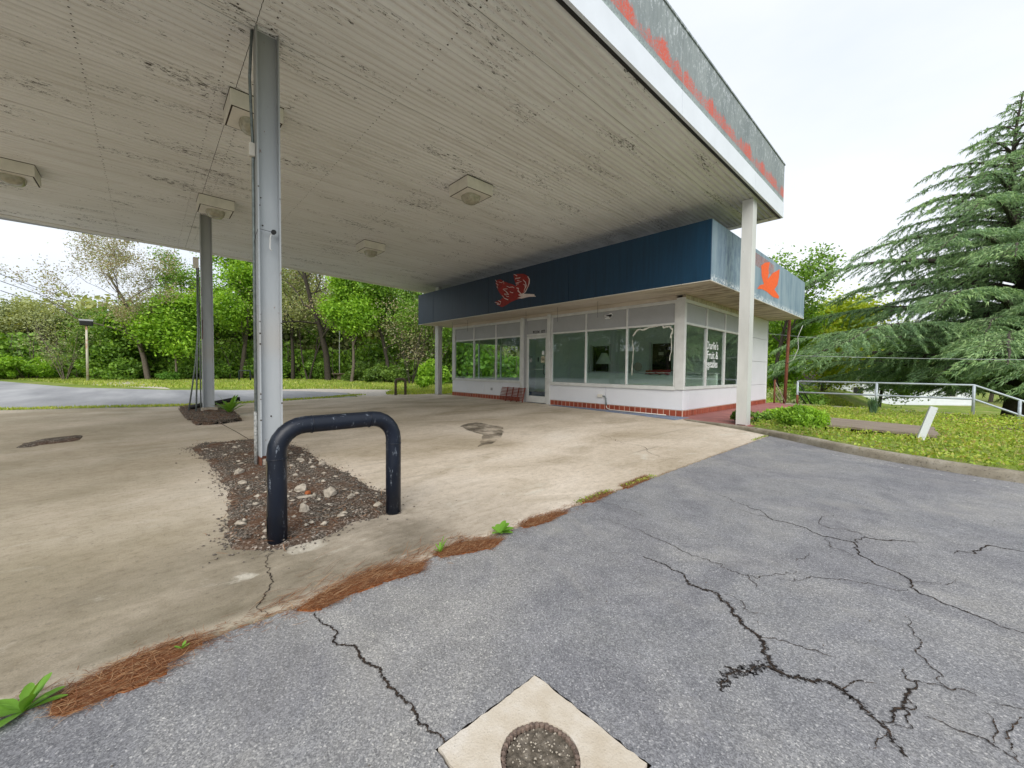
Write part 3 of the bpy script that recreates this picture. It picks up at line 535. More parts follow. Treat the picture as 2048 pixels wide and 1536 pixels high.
n = 260; q = np.column_stack([rng.uniform(-2.5, -1.9, n), rng.uniform(.3, 1.5, n)]); q[:, 0] = -2.02-rng.exponential(.05, n); slivers('pine_needles', np.column_stack([q, np.full(n, .006)]), rng.uniform(.05, .16, n), rng.uniform(.0006, .0012, n), rng.normal(PI/2, .5, n), rng.normal(.08, .08, n), MT['needle'])
n = 1300; q = np.column_stack([rng.normal(-1.97, .05, n), rng.uniform(-.5, 2.6, n)]); slivers('pine_needles', np.column_stack([q, np.full(n, .005)]), rng.uniform(.01, .06, n), rng.uniform(.0005, .0011, n), rng.normal(PI/2, .7, n), np.zeros(n), MT['needle'])
# crumbs on the asphalt and apron
n = 500; q = np.column_stack([rng.uniform(-9, 1, n), rng.uniform(-.5, 6, n)]); pebbles('grit', np.column_stack([q, np.full(n, .002)]), rng.uniform(.002, .005, n), MT['gravel'])

# utility pad with its cover
pad = thing('utility_pad', 'square concrete pad with round rusty cover set in the asphalt', 'pad')
m = MB(); outer = jitter_line([(PADX0, PADY0), (PADX1, PADY0), (PADX1, PADY1), (PADX0, PADY1), (PADX0, PADY0)], .02, .003, 9)[:-1]
hole = [(-.73+.113*math.cos(a), .80+.113*math.sin(a)) for a in [k*2*PI/48 for k in range(48)]]
sheet_with_hole(m, outer, hole, .006)
lo = [m.b.verts.new((x, y, -.03)) for x, y in outer]; hi = [m.b.verts.new((x, y, .0055)) for x, y in outer]
for i in range(len(lo)): m.b.faces.new((lo[i], lo[(i+1) % len(lo)], hi[(i+1) % len(lo)], hi[i]))
lo = [m.b.verts.new((x, y, -.03)) for x, y in hole]; hi = [m.b.verts.new((x, y, .006)) for x, y in hole]
for i in range(48): m.b.faces.new((hi[i], hi[(i+1) % 48], lo[(i+1) % 48], lo[i]))
m.build('slab', MT['pad'], pad)
m = MB()
r = random.Random(4)
for k in range(44):
    a = k*2*PI/44; m.box((-.006, -.0065, -.012), (.006, .0065, .003+r.uniform(-.002, .003)), .0015, Matrix.Translation((-.73+.106*math.cos(a), .80+.106*math.sin(a), 0)) @ Matrix.Rotation(a+.5, 4, 'Z'))
m.build('rim', simple('rusty_rim', (.17, .125, .10), .85, 0, .6, 60), pad)
N_ = 40; xs = np.linspace(-.1, .1, N_); X, Y = np.meshgrid(xs, xs, indexing='ij'); rr = np.hypot(X, Y); Z = -.006+np.array([[mnoise.noise(Vector((x*60, y*60, 0))) for y in xs] for x in xs])*.006
idm = np.arange(X.size).reshape(X.shape); kk = (rr[:-1, :-1] < .099); F = np.stack([idm[:-1, :-1], idm[1:, :-1], idm[1:, 1:], idm[:-1, 1:]], -1)[kk]
link('cover', np_mesh('cover', np.stack([X-.73, Y+.80, Z], -1), F, True), MT['mud'], pad)
a = rng.uniform(0, 6.28, 130); rr = .095*np.sqrt(rng.random(130)); q = np.column_stack([-.73+rr*np.cos(a), .80+rr*np.sin(a), np.full(130, -.001)]); pebbles('pebbles', q, rng.uniform(.0015, .005, 130), MT['rubble'], pad)
MB().prism([(-.96, .58), (-.50, .58), (-.50, 1.02), (-.96, 1.02)], -.06, -.028).build('pad_bed', MT['joint'], pad)
rebase(pad, (-.73, .80, 0))

# kerb and planting bed
kc = [(-3.95, 9.05), (-3.3, 8.80), (-2.6, 8.48), (-2.05, 8.12)]+kerb_in
kc = [kc[0]]+[(x, y) for x, y in kc[1:]]
sm = []
for i in range(len(kc)-1):
    p0 = kc[max(i-1, 0)]; p1 = kc[i]; p2 = kc[i+1]; p3 = kc[min(i+2, len(kc)-1)]
    for k in range(5):
        t = k/5; sm.append(tuple(.5*((2*p1[j])+(-p0[j]+p2[j])*t+(2*p0[j]-5*p1[j]+4*p2[j]-p3[j])*t*t+(-p0[j]+3*p1[j]-3*p2[j]+p3[j])*t**3) for j in (0, 1)))
sm.append(kc[-1]); prof = [(0, -.05), (.0, .07), (.018, .095), (.045, .105), (.12, .105), (.14, .09), (.14, -.05)]
V = []; rr = random.Random(2)
for i, (x, y) in enumerate(sm):
    a = sm[max(i-1, 0)]; c = sm[min(i+1, len(sm)-1)]; d = Vector((c[0]-a[0], c[1]-a[1])).normalized(); n_ = Vector((-d.y, d.x))
    hk = min(1, max(.12, (x+3.95)/2.6)) if x < -1.3 else 1
    for o_, z_ in prof: V.append((x+n_.x*o_, y+n_.y*o_, z_*hk+.003+rr.uniform(-.002, .002)))
k = len(prof); F = [(i*k+j, i*k+j+1, (i+1)*k+j+1, (i+1)*k+j) for i in range(len(sm)-1) for j in range(k-1)]
ko = link('kerb', np_mesh('kerb', V, F, False), MT['kerb'], kind='structure')
MB().prism([(-4.21, 9.62), (-4.02, 9.62), (-4.02, 9.16), (-3.3, 8.95), (-2.45, 8.55), (-2.0, 8.75), (-2.62, 9.6), (-3.0, 11.5), (-3.02, 17.2), (-4.21, 17.2)], -.15, .006).build('red_walkway', MT['redwalk'], kind='structure')
MB().poly([(-8.4, 9.59, .004), (-8.4, 9.32, .004), (-5.2, 9.02, .004), (-4.03, 8.78, .004), (-4.02, 9.59, .004)]).build('blue_floor_paint', MT['blue'], kind='structure')
bedp = [(-2.35, 8.5), (-1.6, 7.98), (-1.15, 7.6), (-.85, 7.35), (-.5, 7.13), (-.1, 6.95), (.14, 6.84), (.7, 6.70), (2.2, 6.5), (6, 6.2), (12, 6.05), (12, 16.35), (-3.0, 16.35), (-3.0, 12), (-2.7, 10.0), (-2.45, 9.3)]
def bed_h(x, y):
    x = np.asarray(x, float); y = np.asarray(y, float)
    base = .09 - .10*sstep(7, 15, y) - .55*sstep(-.5, 2.2, x)*sstep(9, 15.5, y) - .5*sstep(1.5, 5, x)*sstep(8, 14, y)
    return base
xs = np.arange(-3.0, 12.1, .12); ys = np.arange(6.0, 16.4, .12); X, Y = np.meshgrid(xs, ys, indexing='ij'); ins = point_in(bedp, X, Y); Z = bed_h(X, Y)+np.array([[mnoise.noise(Vector((x*2.3, y*2.3, 0)))*.03 for y in ys] for x in xs])-.02
idm = np.arange(X.size).reshape(X.shape); kk = ins[:-1, :-1] | ins[1:, 1:] | ins[1:, :-1] | ins[:-1, 1:]; F = np.stack([idm[:-1, :-1], idm[1:, :-1], idm[1:, 1:], idm[:-1, 1:]], -1)[kk]
link('planting_bed', np_mesh('bed', np.stack([X, Y, Z], -1), F, True), MT['ground'], kind='structure')
# retaining wall with sloping end
wl = thing('retaining_wall', 'low stained concrete wall with a sloping end behind the planting bed', 'wall')
m = MB(); pr = [(-3.6, -1.4), (-3.6, -.0), (.72, -.0), (3.4, -1.25), (3.4, -1.6)]
for yy in (16.4, 16.62): pass
lo = [m.b.verts.new((x, 16.38, z)) for x, z in pr]; hi = [m.b.verts.new((x, 16.62, z)) for x, z in pr]; m.b.faces.new(lo); m.b.faces.new(hi[::-1])
for i in range(5): m.b.faces.new((lo[i], hi[i], hi[(i+1) % 5], lo[(i+1) % 5]))
m.build('wall_body', MT['wallc'], wl)
m = MB(); m.box((-3.62, 16.34, .003), (.70, 16.66, .035), .006); m.build('coping', MT['kerb'], wl)
m = MB(); m.tube([(.70, 16.5, .018), (3.4, 16.5, -1.232)], .02, 6); m.build('sloping_cap', MT['kerb'], wl)
rebase(wl, (-1.5, 16.5, -1.3))
MB().prism([(.8, 16.7), (4, 16.7), (4, 19), (.8, 19)], -2.3, -1.9).build('lower_path', MT['kerb'], kind='structure')

# ============================================================ CANOPY
canopy = thing('service_canopy', 'big flat steel canopy with peeling white underside and faded orange stripe', 'canopy')
ZS = 4.65; XR = -2.56; YE = 10.72; YN = -4.6
ledge = lambda y: -15.32-.083*y
def soffit_panel(x0, wd, y0, y1):
    V = []; F = []; xs = []
    nr = int(round(wd/.1))
    for k in range(nr):
        a = x0+k*.1; xs += [(a, 0), (a+.068, 0), (a+.076, .014), (a+.092, .014)]
    xs.append((x0+wd-.003, 0)); ny = 6
    for j in range(ny+1):
        y = y0+(y1-y0)*j/ny
        for x, z in xs: V.append((max(x, ledge(y)) if x < -15.2 else x, y, z))
    k = len(xs); return V, [(j*k+i, j*k+i+1, (j+1)*k+i+1, (j+1)*k+i) for j in range(ny) for i in range(k-1)]
r = random.Random(1)
xp = XR-.04
while xp > -16.2:
    x0 = xp-.6
    for (ya, yb) in ((YN, .875), (.881, YE-.02)):
        if x0 < -15.0 and yb < 1 and x0+.6 < ledge(yb)+.02: continue
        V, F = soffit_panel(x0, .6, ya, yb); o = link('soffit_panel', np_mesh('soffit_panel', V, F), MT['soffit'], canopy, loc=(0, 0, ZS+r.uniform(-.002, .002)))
    xp -= .6
box('deck', (XR-.01, YN, ZS+.05), (-15.9, YE, ZS+.95), MT['gpanel'], canopy).data
MB().prism([(XR-.02, YN), (XR-.02, YE-.03), (ledge(YE)+.05, YE-.03), (ledge(YN)+.05, YN)], ZS+.025, ZS+.045).build('backing', MT['joint'], canopy)
# screws
pos = []
for y in (-2.9, -.52, .70, 1.02, 2.45, 4.0, 5.45, 7.1, 8.8, 10.4):
    x = XR-.1
    while x > ledge(y)+.1: pos.append((x+random.gauss(0, .004), y+random.gauss(0, .006))); x -= .1 if y > 3 or y < 0 else .1
pos = np.array(pos); n = len(pos); a = np.arange(6)*PI/3; rad = rng.uniform(.006, .012, n)
V = np.stack([pos[:, None, 0]+rad[:, None]*np.cos(a), pos[:, None, 1]+rad[:, None]*np.sin(a), np.full((n, 6), ZS-.004)], -1); 
link('screw_heads', np_mesh('screws', V.reshape(-1, 3), (np.arange(n)*6)[:, None]+np.arange(6)[::-1]), MT['screw'], canopy, kind='stuff')
# right fascia: panels with hairline joints
ys = [YN, -.9, 2.27, 5.48, 8.69, YE+.02]
for a, b_ in zip(ys[:-1], ys[1:]):
    box('white_fascia_panel', (XR, a+.004, ZS), (XR+.04, b_-.004, 4.985), MT['wband'], canopy)
    box('fascia_panel', (XR, a+.004, 4.99), (XR+.03, b_-.004, 5.83), MT['wfascia'], canopy)
box('fascia_cap', (XR-.05, YN, 5.832), (XR+.045, YE+.03, 5.86), MT['wfascia'], canopy)
box('shadow_gap', (XR-.045, YN, ZS-.004), (XR-.005, YE, ZS+.02), MT['black'], canopy)
# end fascia (towards the shop) and left edge trim
box('white_fascia_panel', (-15.9, YE-.015, ZS), (XR-.004, YE+.02, 4.985), MT['wband'], canopy)
box('fascia_panel', (-15.9, YE-.01, 4.99), (XR-.004, YE+.02, 5.83), MT['wfascia'], canopy)
box('end_trim', (-15.9, YE-.22, ZS-.012), (XR-.05, YE-.03, ZS-.001), MT['trim'], canopy, bev=.003)
MB().prism([(ledge(YN), YN), (ledge(YN)-.28, YN), (ledge(YE)-.28, YE), (ledge(YE), YE)], ZS-.012, ZS+.02).build('edge_trim', MT['trim'], canopy)
MB().prism([(ledge(YN)-.25, YN), (ledge(YN)-.29, YN), (ledge(YE)-.29, YE), (ledge(YE)-.25, YE)], ZS+.02, 5.83).build('fascia_panel', MT['wfascia'], canopy)
box('near_fascia', (-15.0, YN-.03, ZS), (XR, YN-.005, 5.83), MT['wfascia'], canopy)
# columns: rolled H sections
def column(x, y, mat, z0=0.0, web='x', dx=.21, dy=.25, details=None):
    m = MB(); t = .014
    if web == 'x':   # web faces +x, flanges face +-y
        m.box((x-dx/2, y-dy/2, z0), (x+dx/2, y-dy/2+t, ZS+.02)); m.box((x-dx/2, y+dy/2-t, z0), (x+dx/2, y+dy/2, ZS+.02)); m.box((x-.006, y-dy/2+t, z0), (x+.006, y+dy/2-t, ZS+.02))
    else:
        m.box((x-dx/2, y-dy/2, z0), (x-dx/2+t, y+dy/2, ZS+.02)); m.box((x+dx/2-t, y-dy/2, z0), (x+dx/2, y+dy/2, ZS+.02)); m.box((x-dx/2+t, y-.006, z0), (x+dx/2-t, y+.006, ZS+.02))
    return m.build('column', mat, canopy)
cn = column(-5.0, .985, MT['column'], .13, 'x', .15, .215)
cn['label'] = 'near steel column with rusty foot'
m = MB(); m.box((-5.073, .880, -.05), (-4.927, .891, .129)); m.box((-5.073, 1.079, -.05), (-4.927, 1.090, .129)); m.box((-5.006, .892, -.05), (-4.994, 1.078, .129)); m.build('rusty_foot', MT['rust'], cn)
box('concrete_stub', (-5.07, .895, -.05), (-4.94, 1.075, .10), MT['rubble'], cn, bev=.01)
m = MB(); m.tube([(-5.04, .858, -.02), (-5.04, .858, 3.25), (-5.045, .862, 3.4), (-5.04, .845, 3.9), (-5.03, .835, 4.15), (-5.03, .86, ZS)], .014, 8); m.build('conduit', MT['conduit'], cn)
box('junction_box', (-5.07, .82, 3.34), (-5.0, .876, 3.48), MT['trim'], cn, bev=.008)
m = MB(); m.tube([(-5.04, .855, -.02), (-5.04, .855, .62)], .018, 8); m.build('conduit', simple('flaked_conduit', (.33, .34, .33), .6, .2, .6, 35), cn)
m = MB(); m.tube([(-4.93, 1.02, 2.56), (-4.90, 1.02, 2.56)], .024, 12); m.build('knob', MT['black'], cn)
m = MB(); m.tube([(-4.93, 1.0, 2.54), (-4.925, .99, 2.50), (-4.925, .985, 2.38), (-4.92, 1.0, 2.36)], .007, 6); m.build('hook', MT['alum'], cn)
m = MB(); m.tube([(-4.92, 1.0, 2.56), (-4.93, .88, 2.57), (-4.94, .86, 2.50), (-4.96, .85, 2.42)], .003, 5); m.build('loose_wire', MT['wire'], cn)
m = MB(); rr = random.Random(9)
for k in range(16):
    z_ = rr.uniform(.2, 3.2); y_ = rr.choice([.879, 1.091]) if k < 11 else rr.uniform(.9, 1.06); x_ = -4.924 if k < 11 else -4.992
    m.tube([(x_, y_ if k >= 11 else y_+(.006 if y_ < 1 else -.006), z_), (x_+.004, y_ if k >= 11 else y_+(.006 if y_ < 1 else -.006), z_)], rr.uniform(.004, .009), 8)
m.build('bolt_heads', MT['screw'], cn, kind='stuff')
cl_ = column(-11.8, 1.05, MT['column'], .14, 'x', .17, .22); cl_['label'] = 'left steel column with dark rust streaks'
box('concrete_stub', (-11.95, .9, -.05), (-11.66, 1.22, .139), MT['rubble'], cl_, bev=.015)
m = MB(); m.tube([(-11.72, .90, 0), (-11.72, .90, 3.4)], .014, 6); m.build('conduit', MT['conduit'], cl_)
m = MB(); m.tube([(-12.05, .69, 0), (-11.86, .82, 1.14), (-11.76, .87, 1.9), (-11.74, .87, 3.4)], .016, 6); m.build('conduit', MT['conduit'], cl_)
m = MB(); m.tube([(-11.45, .79, 0), (-11.60, .86, 1.9), (-11.66, .89, 2.6)], .016, 6); m.build('conduit', MT['conduit'], cl_)
box('junction_box', (-11.78, .80, 3.38), (-11.66, .90, 3.62), MT['cream'], cl_, bev=.01)
m = MB()
for (z0_, z1_, w_) in ((2.05, 2.5, .03), (1.75, 2.2, .05), (2.75, 2.95, .02)): m.box((-11.714, .945, z0_), (-11.711, .945+w_*.3, z1_))
m.build('rust_streak', MT['rust'], cl_, kind='stuff')
cr_ = column(-2.76, 9.2, MT['wcolumn'], .0, 'y', .2, .25); cr_['label'] = 'white steel column at the planting bed'
m = MB(); m.box((-2.855, 9.076, .02), (-2.665, 9.084, ZS)); m.build('cover_plate', MT['wcolumn'], cr_)
column(-14.86, 9.35, MT['wcolumn'], .0, 'x', .25, .2)['label'] = 'white steel column at the shop left corner'
rebase(canopy, (-8.9, 3.0, 0))
# ceiling lights
def ceiling_light(x, y):
    t = thing('ceiling_light', 'l', 'light', (x, y, ZS), 0, 'square lights under the canopy'); H_ = .21; a = .30
    m = MB(); m.box((-a, -a, -H_), (a, a, 0), .008); m.build('housing', MT['cream'], t)
    m = MB(); m.box((-a-.004, -a-.004, -.012), (a+.004, a+.004, -.001)); m.box((-a+.012, -a+.012, -H_-.0035), (a-.012, a-.012, -H_-.0005)); m.build('shadow_strip', MT['screw'], t)  # thin dark boxes that draw the shadow edges around housing and door frame
    m = MB(); m.box((-a+.03, -a+.03, -H_-.008), (a-.03, a-.03, -H_-.001), .004); m.build('door_frame', MT['cream'], t)
    V = []; nseg = 24
    for z, s in ((-H_-.008, .165), (-H_-.05, .160), (-H_-.09, .145), (-H_-.12, .115), (-H_-.14, .06), (-H_-.143, .001)):
        for k in range(nseg):
            an = 2*PI*k/nseg; cx = math.copysign(abs(math.cos(an))**.6, math.cos(an)); cy = math.copysign(abs(math.sin(an))**.6, math.sin(an)); V.append((cx*s, cy*s, z))
    F = [(j*nseg+k, j*nseg+(k+1) % nseg, (j+1)*nseg+(k+1) % nseg, (j+1)*nseg+k) for j in range(5) for k in range(nseg)]
    link('lens', np_mesh('lens', V, F, True), MT['lens'], t); return t
l0 = ceiling_light(-6.22, 4.62); l0['label'] = 'square light fixture in the middle of the canopy ceiling, closest to the blue fascia bird'
for x, y, lb in ((-11.1, 4.72, 'small far square light fixture high above the distant U bollard'), (-6.50, 1.12, 'square light fixture half hidden behind the near steel column'), (-10.65, 1.12, 'square light fixture just above the top of the left column'), (-11.3, -1.72, 'square light fixture cut off by the left edge of the photo')):
    d = dup_tree(l0, (x, y, ZS)); d['label'] = lb

# ============================================================ SHOP
shop = thing('shop_building', 'single storey shop with big storefront windows under a deep blue fascia', 'building')
FY = 9.6; RX = -4.22; LX = -14.15; BY = 16.45; ZC = 3.0
# tile course: individual tiles on a grout strip
box('tile_bedding', (-9.93, FY-.008, 0), (LX+.004, FY+.10, .152), MT['grout'], shop); box('tile_bedding', (RX+.007, FY-.008, 0), (-8.53, FY+.10, .152), MT['grout'], shop)
box('tile_bedding', (RX-.10, FY+.11, 0), (RX+.008, BY, .152), MT['grout'], shop)
tm = MB().box((-.070, -.014, .008), (.070, .012, .146), .003).mesh('tile')
tm.materials.append(MT['tile'])
def tiles(p0, p1, rz):
    L_ = math.dist(p0, p1); n = int(L_/.157)
    for i in range(n):
        t = (i+.5)/n; link('tile', tm, None, shop, loc=(p0[0]+(p1[0]-p0[0])*t, p0[1]+(p1[1]-p0[1])*t, 0), rot=(0, 0, rz))
tiles((RX, FY), (-8.52, FY), 0); tiles((-9.93, FY), (LX, FY), 0); tiles((RX, FY), (RX, BY), PI/2)
# enamel panels under the windows
def panel(a, b_, mat='enamel', name='wall_panel'): return box(name, a, b_, MT[mat], shop, bev=.004)
for a, c in ((-14.15, -13.1), (-13.09, -12.03), (-12.02, -10.97), (-10.96, -9.93)): panel((a, FY+.005, .16), (c-.004, FY+.07, .655))
for a, c in ((-8.53, -6.44), (-6.43, RX)): panel((a, FY+.005, .16), (c-.004, FY+.07, .655))
for a, c in ((FY+.075, 9.91), (9.92, 12.97), (12.98, 13.62)): panel((RX-.07, a, .16), (RX-.005, c-.004, .655))
zz = [.16, .69, 1.49, 2.28, 2.99]
for z0, z1 in zip(zz[:-1], zz[1:]): panel((RX-.07, 13.7, z0+.004), (RX-.005, BY, z1-.004))
box('corner_trim', (RX-.09, 13.62, .16), (RX, 13.69, 2.99), MT['alum'], shop); box('corner_trim', (RX-.02, BY-.01, .16), (RX+.012, BY+.03, 2.99), MT['alum'], shop)
# solid walls behind
box('rear_wall', (LX, BY, 0), (RX-.02, BY+.15, 2.99), MT['enamel'], shop); box('side_wall', (LX, 13.65, 0), (LX+.12, BY, 2.99), MT['enamel'], shop); box('side_wall', (LX, FY+.1, 0), (LX+.12, 13.649, .655), MT['enamel'], shop)
box('inner_wall', (RX-.16, 13.7, 0), (RX-.075, BY, 2.99), MT['inwall'], shop)
# windows
def frame_bar(m, a, b_): m.box(a, b_, .004)
def window_front(x0, x1, nl, lbl):
    root = MB(); y0, y1 = FY-.02, FY+.06; s = .045
    frame_bar(root, (x0, y0, .66), (x1, y1, .74)); frame_bar(root, (x0, y0, 2.80), (x1, y1, 2.88))
    wdt = (x1-x0)/nl
    for i in range(nl+1):
        xx = x0+i*wdt; frame_bar(root, (xx-s/2 if 0 < i < nl else (xx if i == 0 else xx-s), y0, .742), (xx+s/2 if 0 < i < nl else (xx+s if i == 0 else xx), y1, 2.798))
    for i in range(nl):
        a = x0+i*wdt+s/2+(s/2 if i == 0 else 0); c = x0+(i+1)*wdt-s/2-(s/2 if i == nl-1 else 0)
        root.box((a+.002, y0+.004, 2.27), (c-.002, y1-.004, 2.325), .003)
    w_ = root.build('window', MT['alum'], shop); w_['label'] = lbl
    panes = []
    for i in range(nl):
        a = x0+i*wdt+s/2+(s/2 if i == 0 else 0); c = x0+(i+1)*wdt-s/2-(s/2 if i == nl-1 else 0)
        p = box('pane', (a+.003, FY+.02, .745), (c-.003, FY+.026, 2.268), MT['glass'], w_); panes.append(p)
        box('transom_panel', (a+.003, FY+.018, 2.327), (c-.003, FY+.03, 2.796), MT['gpanel'], w_)
    box('sill', (x0-.02, FY-.035, .645), (x1+.01, FY-.022, .70), MT['alum'], w_)
    return w_
wl_ = window_front(-14.0, -9.93, 3, 'three pane window left of the door'); wr_ = window_front(-8.52, -4.42, 3, 'three pane window right of the door')
def window_side(y0, y1, nl, RX=RX):
    root = MB(); x0, x1 = RX-.06, RX+.02; s = .05; wdt = (y1-y0)/nl
    root.box((x0, y0, .66), (x1, y1, .74), .004); root.box((x0, y0, 2.80), (x1, y1, 2.88), .004)
    for i in range(nl+1):
        yy = y0+i*wdt; root.box((x0, yy-s/2 if 0 < i < nl else (yy if i == 0 else yy-s), .742), (x1, yy+s/2 if 0 < i < nl else (yy+s if i == 0 else yy), 2.798), .004)
    for i in range(nl):
        a = y0+i*wdt+s/2+(s/2 if i == 0 else 0); c = y0+(i+1)*wdt-s/2-(s/2 if i == nl-1 else 0); root.box((x0+.004, a+.002, 2.27), (x1-.004, c-.002, 2.325), .003)
    w_ = root.build('window', MT['alum'], shop)
    for i in range(nl):
        a = y0+i*wdt+s/2+(s/2 if i == 0 else 0); c = y0+(i+1)*wdt-s/2-(s/2 if i == nl-1 else 0)
        box('pane', (RX-.026, a+.003, .745), (RX-.02, c-.003, 2.268), MT['glass'], w_); box('transom_panel', (RX-.03, a+.003, 2.327), (RX-.018, c-.003, 2.796), MT['gpanel'], w_)
    return w_
ws_ = window_side(9.62, 13.61, 3); ws_['label'] = 'side window with white shop lettering'
wl2 = window_side(9.68, 13.62, 3, LX+.07); wl2['label'] = 'window in the left side wall'
box('corner_post', (-4.42, FY-.03, .66), (RX+.02, FY+.012, 2.92), MT['alum'], shop, bev=.006)
box('head_trim', (LX, FY-.01, 2.885), (-4.43, FY+.08, 2.985), MT['shopsoffit'], shop); box('head_trim', (RX-.08, FY+.03, 2.885), (RX+.005, 13.6, 2.985), MT['shopsoffit'], shop)
box('end_post', (LX, FY-.02, .66), (-14.002, FY+.07, 2.884), MT['alum'], shop)
# door with posts
box('door_post', (-9.925, FY-.05, 0), (-9.79, FY+.08, 2.92), MT['alum'], shop, bev=.006); box('door_post', (-8.68, FY-.05, 0), (-8.535, FY+.08, 2.92), MT['alum'], shop, bev=.006)
box('door_jamb', (-9.786, FY+.01, 0), (-9.66, FY+.07, 2.88), MT['gpanel'], shop)
box('transom_bar', (-9.655, FY-.0, 2.27), (-8.685, FY+.06, 2.335), MT['alum'], shop); box('transom_bar', (-9.655, FY, 2.80), (-8.685, FY+.06, 2.88), MT['alum'], shop)
tp = box('transom_panel', (-9.655, FY+.02, 2.338), (-8.685, FY+.03, 2.797), MT['gpanel'], shop)
m = MB(); m.box((-9.65, FY, .02), (-9.56, FY+.045, 2.26), .004); m.box((-8.78, FY, .02), (-8.69, FY+.045, 2.26), .004); m.box((-9.558, FY+.001, .02), (-8.782, FY+.044, .24), .004); m.box((-9.558, FY+.001, 2.17), (-8.782, FY+.044, 2.26), .004)
door = m.build('door', MT['alum'], shop)
box('pane', (-9.557, FY+.02, .242), (-8.783, FY+.026, 2.168), MT['glass'], door)
m = MB(); m.tube([(-8.79, FY+.0, 1.28), (-8.79, FY-.06, 1.28), (-8.79, FY-.06, .98), (-8.79, FY, .98)], .011, 8); m.build('handle', MT['black'], door)
m = MB(); m.tube([(-9.53, FY+.06, 1.14), (-8.80, FY+.06, 1.14)], .014, 8); m.build('push_bar', MT['alum'], door)
m = MB(); m.tube([(-8.735, FY+.001, .83), (-8.735, FY-.006, .83)], .012, 10); m.build('lock', MT['black'], door)
box('notice', (-8.95, FY+.014, 1.62), (-8.84, FY+.0185, 1.74), simple('white_paper', (.7, .72, .72)), door)
box('notice', (-8.99, FY+.014, 1.36), (-8.82, FY+.0185, 1.58), simple('yellowed_paper', (.42, .40, .28)), door)
m = MB(); m.tube([(-8.905+.045*math.cos(a), FY+.012, 1.48+.045*math.sin(a)) for a in [k*PI/8 for k in range(17)]], .006, 5); m.tube([(-8.935, FY+.012, 1.51), (-8.875, FY+.012, 1.45)], .006, 5); m.build('prohibition_sign', MT['black'], door)
box('sticker', (-9.14, FY+.014, 1.40), (-9.09, FY+.0185, 1.54), MT['dgreen'], door); box('sticker', (-9.52, FY+.014, 1.38), (-9.40, FY+.0185, 1.50), simple('grey_sticker', (.2, .22, .22)), door); box('sticker', (-9.53, FY+.014, 1.545), (-9.38, FY+.0185, 1.57), MT['dgreen'], door)
# lettering
def lettering(txt, size, mat, mtx, parent, name='lettering', ext=.001, off=0, sx=1, name2=None):
    cu = bpy.data.curves.new('t', 'FONT'); cu.body = txt; cu.size = size; cu.extrude = ext; cu.offset = off; cu.space_line = 1.0
    to = bpy.data.objects.new('t', cu); COL.objects.link(to); dg = bpy.context.evaluated_depsgraph_get(); me = bpy.data.meshes.new_from_object(to.evaluated_get(dg)); bpy.data.objects.remove(to)
    me.transform(mtx @ Matrix.Diagonal((sx, 1, 1, 1))); me.materials.clear(); me.materials.append(mat); return link(name, me, None, parent)
FR = Matrix.Rotation(PI/2, 4, 'X')
lettering('912 N  1ST', .125, MT['black'], Matrix.Translation((-9.38, FY+.014, 2.352)) @ FR, tp, ext=.002, off=.0028, sx=.95, name='house_number')
SR = Matrix.Rotation(PI/2, 4, 'Z') @ FR
wt = simple('white_lettering', (.85, .87, .88), .5, 0, .02)
for i, (tx, zb, y_, sx) in enumerate((("Charlie's", 1.735, 10.955, .84), ('Fruit &', 1.475, 11.05, .92), ('Vegetables', 1.235, 10.89, .71))):
    o = lettering(tx, .30, wt, Matrix.Translation((RX-.0165, y_, zb)) @ SR, ws_, ext=.001, off=.002, sx=sx)
# outlet, conduit, vent, open sign bits
m = MB(); m.box((-6.68, FY-.05, .345), (-6.52, FY-.002, .435), .006); m.build('outlet_box', MT['cream'], shop)
m = MB(); m.tube([(-6.52, FY-.03, .39), (-6.44, FY-.035, .385), (-6.40, FY-.035, .33), (-6.38, FY-.03, .12)], .017, 8); m.build('conduit', MT['conduit'], shop)
m = MB(); m.tube([(-6.38, FY-.03, .12), (-6.36, FY-.04, .06), (-6.25, FY-.05, .022), (-5.85, FY-.06, .018), (-4.6, FY-.07, .018)], .011, 8); m.build('conduit', MT['cream'], shop)
m = MB(); m.box((-11.58, FY-.006, .33), (-11.46, FY+.004, .43), .003); m.build('vent', MT['gpanel'], shop)
m = MB()
rr = random.Random(6)
for k in range(12): m.box((-6.53+rr.uniform(0, .26), FY+.012, 2.56+rr.uniform(0, .16)), (-6.5+rr.uniform(0, .26), FY+.016, 2.58+rr.uniform(0, .16)))
m.build('peeled_sticker', wt, wr_)
# tape remnants on right pane
m = MB()
tp_ = [(-5.62, 2.05), (-5.5, 2.2), (-5.2, 2.24), (-4.75, 2.22), (-4.6, 2.24), (-4.52, 2.14), (-4.56, 1.95)]
def strip2(m, pts, wv, y):
    vs = []
    for i, (x, z) in enumerate(pts):
        a = pts[max(i-1, 0)]; c = pts[min(i+1, len(pts)-1)]; d = Vector((c[0]-a[0], c[1]-a[1])).normalized(); w2 = wv*(.6+.8*((i*7) % 5)/5); vs.append((m.b.verts.new((x-d.y*w2, y, z+d.x*w2)), m.b.verts.new((x+d.y*w2, y, z-d.x*w2))))
    for (a, b_), (c, d) in zip(vs[:-1], vs[1:]): m.b.faces.new((a, b_, d, c))
strip2(m, midpoint([(a, c) for a, c in tp_], 2, .08, rr), .022, FY+.014); strip2(m, midpoint([(-4.55, 1.95), (-4.54, 1.6), (-4.58, 1.38)], 2, .04, rr), .01, FY+.0145); strip2(m, midpoint([(-5.62, 1.95), (-5.60, 1.5), (-5.62, 1.0)], 2, .04, rr), .012, FY+.0145)
m.build('tape_remnant', simple('old_tape', (.62, .62, .55)), wr_)
